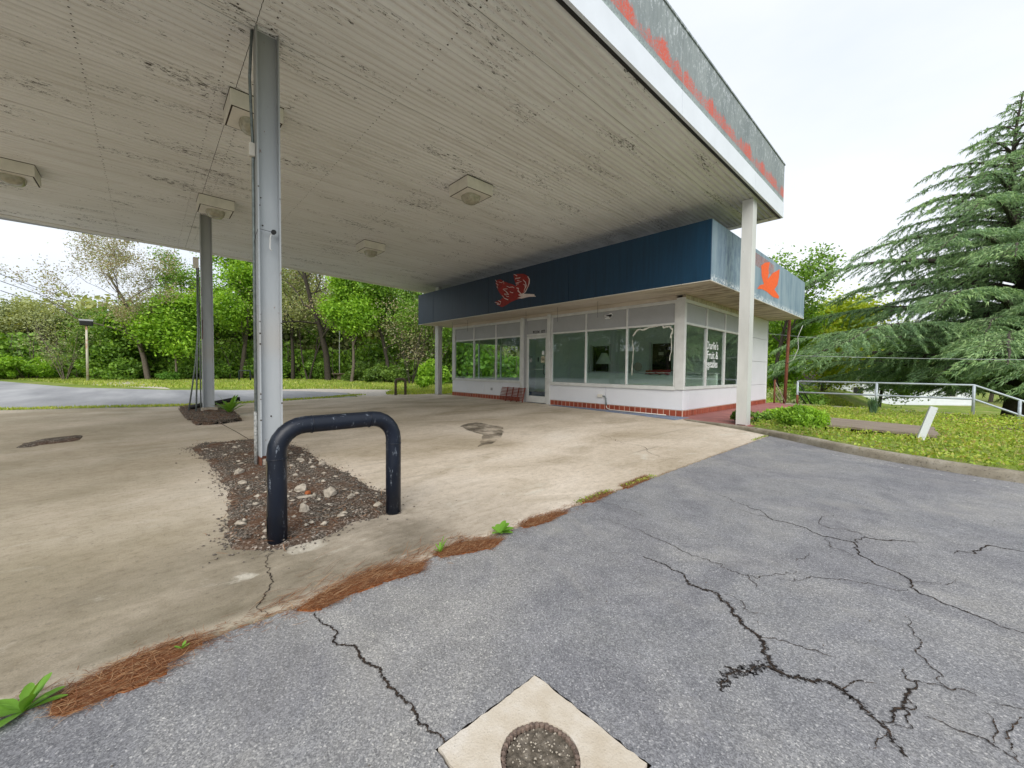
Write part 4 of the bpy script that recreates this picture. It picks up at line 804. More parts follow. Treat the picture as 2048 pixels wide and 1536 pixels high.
# fascia box
FX0, FX1, FY0, FY1 = -15.12, -3.23, 8.5, 16.75; FT = 4.24
xs = [FX0, -13.75, -11.2, -8.0, -6.86, -5.2, FX1]
xs = [FX0, -13.9, -10.4, -6.95, FX1]
for a, c in zip(xs[:-1], xs[1:]): box('front_fascia_panel', (a+.006, FY0, 3.0), (c-.006, FY0+.03, FT), MT['bfascia'], shop)
ys = [FY0+.031, 11.3, 14.6, FY1]
for a, c in zip(ys[:-1], ys[1:]): box('side_fascia_panel', (FX1-.03, a+.003, 3.0), (FX1, c-.003, FT), MT['sfascia'], shop)
box('left_fascia_panel', (FX0, FY0+.031, 3.0), (FX0+.03, FY1, FT), MT['bfascia'], shop); box('rear_fascia_panel', (FX0+.03, FY1-.03, 3.0), (FX1-.031, FY1, FT), MT['sfascia'], shop)
box('fascia_drip_edge', (FX0, FY0-.006, 2.985), (FX1+.006, FY0+.04, 2.999), MT['trim'], shop); box('fascia_drip_edge', (FX1-.03, FY0+.041, 2.985), (FX1+.006, FY1, 2.999), MT['trim'], shop)
box('roof', (FX0+.04, FY0+.04, 3.9), (FX1-.04, FY1-.04, 3.98), MT['gpanel'], shop)
box('overhang_soffit', (FX0+.04, FY0+.045, 2.99), (FX1-.035, FY1-.04, 3.02), MT['shopsoffit'], shop)
# birds
def flat_poly(name, pts, fn, mat, parent, t=.002):
    from mathutils.geometry import tessellate_polygon
    tr_ = tessellate_polygon([[Vector((a, c, 0)) for a, c in pts]]); return link(name, np_mesh(name, [fn(a, c) for a, c in pts], [tuple(t_) for t_ in tr_]), mat, parent)
fp = [o for o in shop.children if o.name.startswith('front_fascia_panel')][2 if False else 1]
sf = [o for o in shop.children if o.name.startswith('side_fascia_panel')][1]
flat_poly('red_bird_emblem', BIRD_RED, lambda a, c: (a, FY0-.004, c), MT['red'], shop)
flat_poly('bird_head', BIRD_HEAD, lambda a, c: (a, FY0-.008, c), MT['pinkwhite'], shop)
m = MB()
for wv, pts in BIRD_LINES: strip2(m, pts, wv*.55, FY0-.007)
m.build('feather_outline', MT['pinkwhite'], shop)
flat_poly('orange_bird_emblem', BIRD_SIDE, lambda a, c: (FX1+.004, a, c), MT['orange'], shop)
flat_poly('faded_stripe', [(11.3, 3.82), (13.0, 3.82), (13.0, 4.14), (11.3, 4.14)], lambda a, c: (FX1+.003, a, c), MT['rose'], shop)
# hanging wires under the overhang
for x in (-13.2, -12.2, -9.05, -7.72, -6.3): 
    m = MB(); m.tube([(x, 8.95, 3.0), (x+.003, 8.95, 2.55)], .004, 5); m.build('hanging_wire', MT['wire'], shop)
# interior
box('interior_floor', (LX+.13, FY+.08, -.02), (RX-.17, BY-.01, .03), MT['infloor'], shop)
box('interior_ceiling', (LX+.13, FY+.09, 2.90), (RX-.17, BY-.01, 2.93), MT['inwall'], shop)
m = MB(); Yb = 14.6
for a, c, z0, z1 in ((LX+.13, -10.55, .03, 2.9), (-9.66, -7.71, .03, 2.9), (-6.89, RX-.17, .03, 2.9), (-10.55, -9.66, 2.2, 2.9), (-7.71, -6.89, 2.2, 2.9)): m.box((a, Yb, z0), (c, Yb+.1, z1))
m.build('partition_wall', MT['inwall'], shop)
box('doorway_back', (-10.6, Yb+.4, .03), (-6.8, Yb+.45, 2.5), MT['dark'], shop)
m = MB(); m.box((-9.1, 12.15, .03), (RX-.17, 12.3, 1.05)); m.build('counter', MT['inwall'], shop); box('counter_top', (-9.15, 12.08, 1.052), (RX-.17, 12.42, 1.085), MT['alum'], shop)
m = MB()
for x in (-10.62, -9.62, -7.78, -6.85): m.box((x, Yb-.02, .03), (x+.07, Yb-.001, 2.27))
m.build('door_casing', MT['alum'], shop)
box('notice', (-7.4, Yb-.012, 1.75), (-7.2, Yb-.003, 1.87), simple('beige_notice', (.5, .45, .35)), shop)
rebase(shop, (-9.2, 13.0, 0))
# things inside
m = MB(); m.tube([(0, 0, 0), (0, 0, .02), (0, 0, .3)], [.11, .10, .11], 10); la = thing('table_lamp', 'pale shaded lamp with dark base seen through the shop window', 'lamp', (-8.30, 12.25, 1.086))
m.build('base', MT['black'], la); m = MB(); m.tube([(0, 0, .28), (0, 0, .68)], [.3, .10], 14); m.build('shade', simple('linen_shade', (.45, .5, .42)), la)
m = MB(); m.tube([(0, 0, 0), (0, .03, 0)], .15, 20); ck = m.build('wall_clock', simple('clock_face', (.40, .36, .30)), loc=(-6.98, 12.30, 1.27)); 
ck.data.materials.append(MT['black']); tag(ck, 'round clock standing on the counter inside the shop', 'clock')
m = MB(); b_ = m.b; bmesh.ops.create_grid(b_, x_segments=14, y_segments=8, size=.5)
for v in b_.verts: v.co = Vector((v.co.x*.85, v.co.y*.34, .05+.05*mnoise.noise(v.co*6)-(.12 if v.co.y < -.28 else 0)))
o = m.build('red_cloth', simple('red_cloth', (.25, .02, .03), .9), loc=(-6.15, 12.2, 1.10)); tag(o, 'crumpled red cloth on the counter inside the shop', 'cloth')
# lattice leaning by the door
lt = thing('wooden_lattice', 'red brown slatted wooden panel leaning on the shop wall by the door', 'panel', (-10.2, 9.36, 0)); lt.rotation_euler = (R(-14), 0, 0)
for k in range(9): box('slat', (-.62+.006*k, -.012, .06+k*.052), (.60+.006*k, .004, .085+k*.052), MT['redwood'], lt)
for k in range(4): box('upright', (-.30+k*.29, .006, .0), (-.265+k*.29, .03, .52), MT['redwood'], lt)

# ============================================================ STREET THINGS
def u_bollard(name, p0, p1, top, r, br, mat, label, group=None):
    a = Vector(p0); c = Vector(p1); d = (c-a).normalized(); t = thing(name, label, 'bollard', tuple(a), 0, group); L_ = (c-a).length; pts = [Vector((0, 0, -.08)), Vector((0, 0, top*.5)), Vector((0, 0, top-r-br))]
    for k in range(1, 7): an = k*PI/12; pts.append(d*(br*(1-math.cos(an)))+Vector((0, 0, top-r-br+br*math.sin(an))))
    for k in range(0, 7): an = PI/2-k*PI/12; pts.append(d*(L_-br+br*math.cos(an))+Vector((0, 0, top-r-br+br*math.sin(an))))
    pts += [d*L_+Vector((0, 0, top*.5)), d*L_+Vector((0, 0, -.08))]
    m = MB(); m.tube(pts, r, 20); m.build('pipe', mat, t)
    return t, pts, d, L_
t, pts, d, L_ = u_bollard('u_bollard', (-2.765, .578, 0), (-2.80, 1.365, 0), .79, .0555, .165, MT['bollard'], 'dark navy U shaped pipe bollard in the foreground')
m = MB()
for z in (.535,):
    for off in (Vector((0, 0, 0)), d*L_):
        m.tube([off+Vector((0, 0, z)), off+Vector((0, 0, z+.005))], .0585, 20)
for s in (.20, L_-.20): m.tube([d*s+Vector((0, 0, .733)), d*(s+.005)+Vector((0, 0, .733))], .0585, 20)
m.build('weld_ring', MT['bollard'], t)
b = NB('worn_bollard_side'); MT['worn'] = b.pbr(b.ramp(b.noise(9, 6, .75, b.gco((1, 1, .5))), [(.35, (.05, .045, .035)), (.55, (.17, .14, .09)), (.7, (.30, .28, .22))]), .8, 0, .2, None, b.ramp(b.noise(9, 6, .7, b.gco((1, 1, .35))), [(.44, 0), (.47, 1)]))
V = []; 
for i in range(14):
    z = .0+.53*i/13
    for j in range(5):
        an = R(236)+j*R(13)+.06*math.sin(i*1.7); V.append((.0585*math.cos(an), .0585*math.sin(an), z))
F = [(i*5+j, i*5+j+1, (i+1)*5+j+1, (i+1)*5+j) for i in range(13) for j in range(4)]
link('worn_side', np_mesh('worn', V, F, True), MT['worn'], t)
u_bollard('u_bollard', (-15.83, 7.82, 0), (-15.64, 8.18, 0), .72, .055, .12, MT['obollard'], 'small rusty olive U shaped pipe bollard beyond the concrete, near the shop')
u_bollard('u_bollard', (-39.39, 5.55, 0), (-39.13, 6.30, 0), .88, .06, .08, MT['dgreen'], 'black U shaped pipe barrier in the far grass before the woods')
# hose by left column
m = MB(); m.tube([(-12.15, .72, .12), (-12.18, .95, .17), (-12.2, 1.25, .21), (-12.16, 1.55, .27), (-12.12, 1.72, .29)], .055, 10); o = m.build('drain_hose', MT['black']); tag(o, 'black corrugated drain hose lying behind the left column foot', 'hose')
# floodlight pole
t = thing('lamp_pole', 'rusty white pole with a dark boxy floodlight head at the lot edge', 'street lamp', (-41.2, -3.16, -.03))
m = MB(); m.tube([(0, 0, 0), (0, 0, 4.0)], [.08, .06], 10); m.build('pole', (lambda b: b.pbr(b.mix(b.ramp(b.noise(1.5, 5, .7), [(.45, 0), (.6, 1)]), (.55, .52, .42), (.36, .17, .07)), .7))(NB('rusty_pole_paint')), t)
m = MB(); m.box((-.15, -.33, 3.97), (.15, .33, 4.28), .02); m.build('lamp_head', MT['black'], t); m = MB(); m.box((-.18, -.36, 4.285), (.18, .36, 4.40), .02); m.build('lamp_cover', MT['gpanel'], t); m = MB(); m.box((.155, -.28, 4.0), (.17, .28, 4.2)); m.build('lens', MT['dark'], t)
t = thing('flag_pole', 'thin white pole standing in front of the woods', 'pole', (-38.4, 13.3, -.03)); m = MB(); m.tube([(0, 0, .6), (0, 0, 4.9)], [.05, .035], 8); m.build('pole', MT['alum'], t)
m = MB(); m.tube([(0, 0, 0), (0, 0, .25), (0, 0, .5), (0, 0, .56)], [.32, .22, .26, .3], 10); m.box((-.55, -.55, .56), (.55, .55, .66), .03); m.build('stone_base', MT['wallc'], t)
# leaning thin rusty post with cable at the shop rear corner
t = thing('utility_post', 'thin rusty brown post leaning behind the shop corner', 'post', (-3.74, 16.9, -.1)); m = MB(); m.tube([(0, 0, 0), (.02, .25, 3.4)], [.055, .05], 8); m.build('post', MT['rust'], t)
m = MB(); m.tube([(.05, .1, 1.6), (.2, .15, 1.7), (.32, .2, 2.1), (.28, .25, 2.5), (.42, .2, 2.9)], .008, 5); m.build('loose_cable', MT['alum'], t); m = MB(); m.tube([(.05, .08, 1.55), (-.07, .1, 1.6)], .02, 6); m.build('bracket', MT['black'], t)
# railing
rl = thing('railing', 'two rail galvanised pipe railing on the low wall by the planting bed', 'railing', (-3.4, 16.5, .03))
PX = [-3.28, -1.27, .68]; base = Vector((-3.4, 16.5, .03))
for i, x in enumerate(PX): MB().tube([(x+3.4, 0, -.03), (x+3.4, 0, .80)], .032, 8).build('rail_post', MT['rail'], rl)
for x, z in ((1.46, -.36), (2.6, -.89)): MB().tube([(x+3.4, 0, z-.03), (x+3.4, 0, z+.80)], .032, 8).build('rail_post', MT['rail'], rl)
for h in (.42, .80): MB().tube([(PX[0]+3.4, 0, h), (PX[2]+3.4, 0, h), (1.46+3.4, 0, h-.36), (2.6+3.4, 0, h-.89)], .026, 8).build('rail_bar', MT['rail'], rl)
MB().tube([(.12, 0, 0), (.12, 0, .33)], .035, 8).build('rusty_sleeve', MT['rust'], rl)
m = MB(); m.tube([(.12, .02, .78), (.42, .5, 0)], .02, 6); m.tube([(.12, .02, .4), (.3, .4, 0)], .02, 6); m.build('brace', MT['dgreen'], rl)
t = thing('gate_frame', 'short rusty pipe frame with a diagonal brace beside the shop corner', 'frame', (-4.02, 16.75, 0)); MB().tube([(0, 0, -.1), (0, 0, .86)], .03, 8).build('post', MT['rust'], t); m = MB(); m.tube([(0, 0, .8), (.34, .1, 0)], .018, 6); m.tube([(0, 0, .42), (.2, .1, 0)], .018, 6); m.build('brace', MT['wood'], t)
# leaning white post, wooden sheet
o = box('wooden_post', (-.042, -.04, -.12), (.042, .04, .55), MT['wpost'], bev=.004); o.location = (-.16, 8.72, .08); o.rotation_euler = (R(-4), R(15), R(10)); tag(o, 'short leaning flaky white post at the front of the planting bed', 'post')
t = thing('wooden_sheet', 'grey weathered wooden sheet lying flat in the ground cover', 'board', (-.78, 9.75, .135), R(4)); t.rotation_euler = (R(.5), R(1.5), R(3))
for k in range(4): box('plank', (-.74, -.70+k*.345, 0), (.78+.02*(k % 2), -.70+k*.345+.338, .035), MT['wood'], t)
box('batten', (-.6, -.6, -.06), (-.5, .6, -.001), MT['wood'], t); box('batten', (.6, -.6, -.06), (.7, .6, -.001), MT['wood'], t)
# house behind
def far_house(name, label, p0, p1, depth, zb, zw, zr, wm, rm):
    a = Vector((*p0, 0)); c = Vector((*p1, 0)); d = (c-a); L_ = d.length; rz = math.atan2(d.y, d.x); t = thing(name, label, 'house', (p0[0], p0[1], zb), rz)
    for k in range(14):
        z0 = (zw)*k/14; z1 = zw*(k+1)/14; box('siding_board', (0, -.012*(k % 2)-.01, z0+.004), (L_, .05, z1), wm, t)
    box('wall', (.01, .06, 0), (L_-.01, depth, zw), wm, t)
    m = MB(); o_ = .35; V = [(-o_, -o_, zw), (L_+o_, -o_, zw), (L_+o_, depth+o_, zw), (-o_, depth+o_, zw), (-o_, depth/2, zr), (L_+o_, depth/2, zr)]; vs = [m.b.verts.new(v) for v in V]
    for f in ((0, 1, 5, 4), (2, 3, 4, 5), (0, 4, 3), (1, 2, 5), (0, 3, 2, 1)): m.b.faces.new([vs[i] for i in f])
    m.build('roof', rm, t)
    for k in range(3):
        x = L_*(.2+.3*k); w_ = box('window', (x, -.06, zw*.38), (x+1.1, -.025, zw*.8), MT['alum'], t); box('pane', (x+.08, -.07, zw*.42), (x+1.02, -.062, zw*.76), MT['dark'], w_)
    return t
far_house('white_house', 'long low white house with brown roof glimpsed behind the cedar', (-7.6, 47.6), (2.5, 58.5), 6, -1.95, 2.35, 3.55, MT['housewhite'], MT['roofbrown'])
# wires
def cable(name, p0, p1, sag, r, mat, label, group=None):
    pts = []
    for k in range(17): t_ = k/16; p = Vector(p0).lerp(Vector(p1), t_); p.z -= sag*4*t_*(1-t_); pts.append(p)
    o = MB().tube(pts, r, 4).build(name, mat); tag(o, label, 'cable', group)
cable('power_line', (-113.8, -19.05, 17.2), (-148, -9, 16.3), .3, .06, MT['wire'], 'upper thin power line crossing the left sky', 'power lines left')
cable('power_line', (-113.8, -19.05, 16.0), (-148, -9, 15.0), .3, .06, MT['wire'], 'middle thin power line crossing the left sky', 'power lines left')
cable('power_line', (-113.8, -19.05, 14.3), (-148, -9, 13.2), .3, .06, MT['wire'], 'lowest thin power line crossing the left sky', 'power lines left')
cable('overhead_cable', (-3.7, 17.1, 1.75), (14, 24.5, 1.9), .25, .008, MT['twire'], 'upper pale cable strung across in front of the cedar', 'cables right')
cable('overhead_cable', (-9, 30, 3.9), (16, 27, .4), .2, .010, MT['twire'], 'lower pale cable sloping down across the cedar', 'cables right')

# ============================================================ PLANTS
def leaf_cloud(pos, size, elong=1.6, seed=0, flat=.0, droop=0):
    g = np.random.default_rng(seed); n = len(pos); u = g.normal(size=(n, 3)); u[:, 2] = u[:, 2]*(1-flat)-droop; u /= np.linalg.norm(u, axis=1, keepdims=True); v = g.normal(size=(n, 3)); v -= u*(u*v).sum(1, keepdims=True); v /= np.linalg.norm(v, axis=1, keepdims=True)
    s = (size*g.uniform(.6, 1.4, n))[:, None]; a = u*s*elong*.5; b_ = v*s*.5
    V = np.stack([pos-a, pos+b_*.9-a*.1, pos+a, pos-b_*.9-a*.1], 1).reshape(-1, 3); F = (np.arange(n)*4)[:, None]+np.arange(4); return V, F
def branch_mesh(name, segs, sides=5):
    V = []; F = []; 
    for pts, rs in segs:
        P = np.array(pts); base = sum(len(v) for v in V) if False else branch_mesh.n; prev = None
        T = np.gradient(P, axis=0); T /= np.linalg.norm(T, axis=1, keepdims=True)+1e-9
        a = np.cross(T[0], [0, 0, 1.0]) if abs(T[0][2]) < .9 else np.cross(T[0], [1.0, 0, 0]); a /= np.linalg.norm(a)
        s_ = sides if rs[0] > .05 else 3; th = np.arange(s_)*2*PI/s_
        for i in range(len(P)):
            a = a-T[i]*a.dot(T[i]); a /= np.linalg.norm(a)+1e-9; b_ = np.cross(T[i], a); V.append(P[i]+(np.cos(th)[:, None]*a+np.sin(th)[:, None]*b_)*rs[i])
            if i:
                for k in range(s_): F.append((base+(i-1)*s_+k, base+(i-1)*s_+(k+1) % s_, base+i*s_+(k+1) % s_, base+i*s_+k))
        branch_mesh.n += s_*len(P)
    return V, F
def build_tree(name, label, loc, h, spread, seed, leaf, bark='bark', nleaf=14000, lsize=.16, lean=(0, 0), tr=None, low=.25, dens=1.0, cat='tree', stems=1, group=None, sig=.42, up_=.55, wild=.35, depth=3):
    r = random.Random(seed); g = np.random.default_rng(seed); segs = []; tips = []; tr = (tr or h*.022)*.72; lsize *= .78; nleaf = int(nleaf*1.5)
    def grow(p, d, L_, rad, lev):
        n = 5 if lev < 2 else 4; pts = [p]; rs = [rad]; dd = Vector(d)
        for i in range(n):
            w_ = wild*(.35 if lev == 0 else .8); dd = (dd+Vector((r.uniform(-w_, w_), r.uniform(-w_, w_), r.uniform(-w_*.6, w_)))+Vector((0, 0, .06 if lev else 0))).normalized(); p = p+dd*(L_/n); pts.append(p); rs.append(rad*(1-.75*(i+1)/n) if lev else rad*(1-.7*(i+1)/n))
        segs.append(([tuple(q) for q in pts], rs))
        if lev >= depth-1:
            for q in pts[1:]: tips.append(tuple(q))
        if lev < depth:
            nb = {0: max(7, int(h*1.1)), 1: 6, 2: 4}[lev] if lev < 3 else 3
            for k in range(nb):
                t_ = (low+(1-low)*(k+.6)/nb) if lev == 0 else .3+.7*(k+.5)/nb; f = t_*n; i = min(int(f), n-1); q = pts[i].lerp(pts[i+1], f-i); ang = r.uniform(0, 2*PI) if lev else k*2.4+r.uniform(-.4, .4)
                out = Vector((math.cos(ang), math.sin(ang), r.uniform(up_*.4, up_*1.5))); 
                nl = (spread*(1-.55*abs(t_-.45)*1.4)*r.uniform(.7, 1.15)) if lev == 0 else L_*r.uniform(.38, .62); nd = (out if lev == 0 else (dd*.5+out*.8)).normalized(); grow(q, nd, nl, rs[i]*(.42 if lev == 0 else .55), lev+1)
    for s_ in range(stems):
        a = s_*2*PI/max(stems, 1)+seed; sp = .0 if stems == 1 else .35; d0 = Vector((lean[0]+sp*math.cos(a), lean[1]+sp*math.sin(a), 1)).normalized(); grow(Vector((sp*.3*math.cos(a), sp*.3*math.sin(a), -.1)), d0, h*(.95 if stems == 1 else r.uniform(.8, 1)), tr*(1 if stems == 1 else .6), 0)
    root = thing(name, label, cat, loc, 0, group); branch_mesh.n = 0; V, F = branch_mesh('b', segs); V = np.concatenate(V); F4 = np.array(F); link('trunk', np_mesh('trunk', V, F4, True), MT[bark], root)
    if nleaf:
        T = np.array(tips); keep = g.random(len(T)) < dens; T = T[keep]; cl = g.integers(0, len(T), nleaf); pos = T[cl]+g.normal(0, sig, (nleaf, 3))*np.array([1, 1, .7])*(.5+g.random(len(T))[cl][:, None]); pos = pos[pos[:, 2] > .15]
        V, F = leaf_cloud(pos, lsize, 1.5, seed, .3); link('crown', np_mesh('crown', V, F), MT[leaf], root)
    return root
def build_bush(name, label, loc, rad, hgt, seed, leaf, n=7000, ls=.12, group=None, cat='shrub', stems=True):
    g = np.random.default_rng(seed); root = thing(name, label, cat, loc, 0, group); nc = 26; th = g.uniform(0, 2*PI, nc); rr = rad*np.sqrt(g.random(nc))*.85; cz = hgt*g.uniform(.15, .8, nc)*(1-.35*(rr/rad)); C_ = np.column_stack([rr*np.cos(th), rr*np.sin(th), cz]); ci = g.integers(0, nc, n)
    s_ = rad*.28*g.uniform(.5, 1.2, nc); dvec = g.normal(size=(n, 3)); dvec /= np.linalg.norm(dvec, axis=1, keepdims=True); pos = C_[ci]+dvec*(s_[ci]*g.uniform(.6, 1.15, n))[:, None]*np.array([1, 1, .85]); pos = pos[pos[:, 2] > .02]; V, F = leaf_cloud(pos, ls, 1.5, seed, .2); link('foliage', np_mesh('foliage', V, F), MT[leaf], root)
    if stems:
        m = MB()
        for k in range(9): c = C_[k]; m.tube([(c[0]*.2, c[1]*.2, -.1), (c[0]*.6, c[1]*.6, c[2]*.5), tuple(c)], [.04*hgt/2, .025*hgt/2, .01], 4)
        m.build('stems', MT['bark'], root)
    return root
# ---- woods on the left and centre
build_tree('vine_tree', 'big half bare leaning tree with brown twigs above the floodlight pole', (-44, .0, 0), 9.2, 5.2, 21, 'leaf_bud', 'bark', 12000, .10, (.05, -.2), .32, .22, .95, sig=.3, wild=.5, up_=.6, depth=4)
build_tree('maple_tree', 'bright green tree with a pale slanting trunk left of the left column', (-43.2, 1.7, 0), 5.6, 2.5, 22, 'leaf_bright', 'bark_pale', 17000, .2, (0, .12), .14, .3, .95, sig=.5)
build_tree('tall_tree', 'tall bright green tree between the left column and the near column', (-46, 6.6, 0), 14.5, 4.2, 23, 'leaf_bright', 'bark', 24000, .2, (0, 0), .3, .22, .85, sig=.5)
build_tree('slim_tree', 'slim dark trunked tree just right of the near column', (-42.0, 10.2, 0), 11, 3.6, 24, 'leaf_grey', 'bark_dark', 5500, .16, (.06, -.1), .26, .35, .8, sig=.5)
build_tree('slim_tree', 'thin tree with three stems behind the white pole', (-40.5, 11.2, 0), 10, 3.2, 25, 'leaf_grey', 'bark_dark', 5000, .15, (0, .05), .2, .35, .7, sig=.5, stems=3)
build_tree('old_tree', 'old crooked tree with thick dark ivy trunk and bare grey limbs', (-37.2, 11.9, 0), 12.5, 5.0, 26, 'leaf_bud', 'bark_dark', 3200, .13, (.04, .02), .42, .3, .5, sig=.5, wild=.6, depth=4)
build_tree('maple_tree', 'brilliant green tree beside the white pole with a slanting trunk', (-32.5, 12.2, 0), 7.9, 2.7, 27, 'leaf_bright', 'bark', 20000, .17, (.03, .06), .2, .33, .85, sig=.42)
build_tree('dark_tree', 'darker green tree between the brilliant green tree and the shop', (-31.5, 15.0, 0), 10.5, 3.2, 28, 'leaf_mid', 'bark_dark', 15000, .16, (0, .02), .25, .25, .9, sig=.5)
build_tree('vine_thicket', 'tangle of brown bare vines next to the shop left corner', (-26.5, 14.3, 0), 6.5, 2.2, 29, 'leaf_bud', 'bark_dark', 1800, .1, (0, 0), .09, .1, .6, sig=.4, wild=.85, stems=5, depth=3)
build_tree('dark_tree', 'leafy tree right behind the left shop corner', (-27.5, 17.2, 0), 10.5, 3.4, 30, 'leaf_mid', 'bark', 15000, .15, (0, 0), .22, .12, .95, sig=.45)
build_tree('bare_tree', 'pale multi stemmed bare shrub tree left of the floodlight pole', (-46.5, -4.8, 0), 5.2, 2.0, 31, 'leaf_grey', 'bark_pale', 1500, .1, (0, 0), .1, .1, .5, stems=5, wild=.4)
build_tree('round_tree', 'leafy tree behind the brown twig tree at the lot edge', (-48, -1.8, 0), 4.4, 2.9, 32, 'leaf_mid', 'bark_dark', 12000, .2, (0, 0), .2, .12, .95, sig=.5)
build_tree('feathery_tree', 'tall thin leaved tree rising highest behind the brown twig tree', (-52, 2.8, 0), 10.8, 3.0, 33, 'leaf_mid', 'bark_dark', 5200, .18, (0, -.05), .22, .3, .7, sig=.4)
bks = [((-52, -13.0, 0), 2.6, 4.0, 'leaf_bright', 'bright green round shrub at the left edge of the photo'), ((-50, -9.3, 0), 2.0, 2.7, 'leaf_bright', 'low bright green shrub left of the pale bare tree'), ((-49, -7.0, 0), 1.7, 2.4, 'leaf_bright', 'small bright green shrub beside the pale bare tree'), ((-45.5, -2.0, 0), 2.0, 2.2, 'leaf_mid', 'green bush right of the floodlight pole'), ((-45, 3.5, 0), 2.3, 2.0, 'leaf_mid', 'green bush at the foot of the slanting pale trunk'),
       ((-44.8, 8.5, 0), 2.5, 2.6, 'leaf_mid', 'green bush behind the black pipe barrier'), ((-41.5, 12.8, 0), 2.2, 2.4, 'leaf_mid', 'green bush behind the thin white pole'), ((-35.2, 14.2, 0), 2.2, 1.9, 'leaf_dark', 'dark bush under the brilliant green tree'), ((-30.0, 13.8, 0), 1.7, 1.6, 'leaf_dark', 'dark low bush right of the brilliant green tree trunk'), ((-24.8, 15.4, 0), 1.3, 2.2, 'leaf_bright', 'yellow green bush beside the shop left wall'), ((-21.5, 12.4, 0), .55, .9, 'leaf_bright', 'small bright shrub by the far white column'), ((-42.5, 1.2, 0), .8, .9, 'weed', 'low light green bush on the far grass edge')]
for i, (lc, ra, hh, lf, lb) in enumerate(bks): build_bush('shrub', lb, lc, ra, hh, 60+i, lf, int(1800*ra*ra*.6+2500), .14 if ra > 1 else .08, 'shrubs along the woods')
# second row of trees seen through the first: copies of a few trees
backrow = [(-56, -26, 'far tree at the very left of the woods'), (-58, -20, 'far tree above the bright shrubs at left'), (-60, -15, 'far tree in the second row left of the floodlight'), (-60, -9, 'far tree in the second row behind the floodlight'), (-58, -4, 'far tree behind the brown twig tree'), (-55, 2, 'far tree behind the slanting pale trunk'), (-53, 7.5, 'far tree behind the tall bright tree'), (-51, 12, 'far tree right of the tall bright tree'), (-49, 16.5, 'far tree behind the thin white pole'), (-44, 19, 'far tree behind the brilliant green tree'), (-39, 21.5, 'far tree behind the darker green tree'), (-33, 22, 'far tree behind the shop left corner')]
protA = build_tree('woodland_tree', backrow[0][2], (*backrow[0][:2], 0), 6.6, 3.6, 41, 'leaf_grey', 'bark', 12000, .18, (0, 0), .22, .15, .95, sig=.6, group='second row of woodland trees')
protB = build_tree('woodland_tree', backrow[1][2], (*backrow[1][:2], 0), 6.9, 3.6, 42, 'leaf_mid', 'bark', 12000, .18, (0, 0), .22, .12, .95, sig=.6, group='second row of woodland trees')
rr = random.Random(77)
for i, (x, y, lb) in enumerate(backrow[2:]):
    s_ = rr.uniform(.85, 1.0) if i < 4 else rr.uniform(1.05, 1.5); d_ = dup_tree(protA if i % 2 else protB, (x, y, 0), rr.uniform(0, 6), (s_, s_, s_*rr.uniform(.85, 1.05))); d_['label'] = lb
# trees standing behind the camera's left, seen mirrored in the shop panes
for i, (x, y, lb, pr_) in enumerate([(-46, -24, 'tree beyond the left frame edge, first from the road', 1), (-40, -30, 'tree beyond the left frame edge, second from the road', 0), (-33, -33, 'tree beyond the left frame edge, third from the road', 1), (-26, -35, 'tree beyond the left frame edge, fourth from the road', 0), (-19, -36, 'tree behind the viewer, left of the lot', 1), (-11, -36, 'tree behind the viewer, middle of the lot', 0), (-3, -35, 'tree behind the viewer, right of the lot', 1)]):
    d_ = dup_tree(protB if pr_ else protA, (x, y, 0), i*1.1, (1.7, 1.7, 1.5)); d_['label'] = lb
# dense undergrowth as one far mass
gg = np.random.default_rng(5); path = np.array([(-70, -45), (-60, -24), (-58, -14), (-53, -5), (-50, 2), (-48.5, 9), (-44, 14), (-38, 17), (-32, 18.5), (-27, 20.5), (-18, 24)], float)
sl = np.hypot(*np.diff(path, axis=0).T); cs = np.concatenate([[0], np.cumsum(sl)]); n = 80000; s_ = gg.uniform(0, cs[-1], n); px_ = np.interp(s_, cs, path[:, 0])+gg.normal(0, 1.1, n); py_ = np.interp(s_, cs, path[:, 1])+gg.normal(0, 1.1, n)
hh = 2.3+1.3*np.sin(s_*.55)+.9*np.sin(s_*1.3+1); pz_ = hh*gg.random(n)**.8; V, F = leaf_cloud(np.column_stack([px_, py_, pz_]), .26, 1.5, 9, .2); link('undergrowth', np_mesh('undergrowth', V, F), MT['leaf_mid'], kind='stuff')
pb = np.array([(-60, -24), (-46, -29), (-36, -36), (-20, -39), (0, -39), (14, -36)], float); sb = np.hypot(*np.diff(pb, axis=0).T); cb = np.concatenate([[0], np.cumsum(sb)]); n = 30000; s_ = gg.uniform(0, cb[-1], n); V, F = leaf_cloud(np.column_stack([np.interp(s_, cb, pb[:, 0])+gg.normal(0, 1, n), np.interp(s_, cb, pb[:, 1])+gg.normal(0, 1, n), 4.2*gg.random(n)]), .5, 1.5, 19, .2); link('undergrowth', np_mesh('undergrowth', V, F), MT['leaf_mid'], kind='stuff')
n = 75000; s_ = gg.uniform(0, cs[-1], n); px_ = np.interp(s_, cs, path[:, 0])-6+gg.normal(0, 1.8, n); py_ = np.interp(s_, cs, path[:, 1])+4+gg.normal(0, 1.8, n); hh = 6.2+1.3*np.sin(s_*.35)+.9*np.sin(s_*1.1+1); V, F = leaf_cloud(np.column_stack([px_, py_, hh*gg.random(n)]), .38, 1.5, 10, .2); link('distant_woods', np_mesh('distant_woods', V, F), MT['leaf_grey'], kind='stuff')
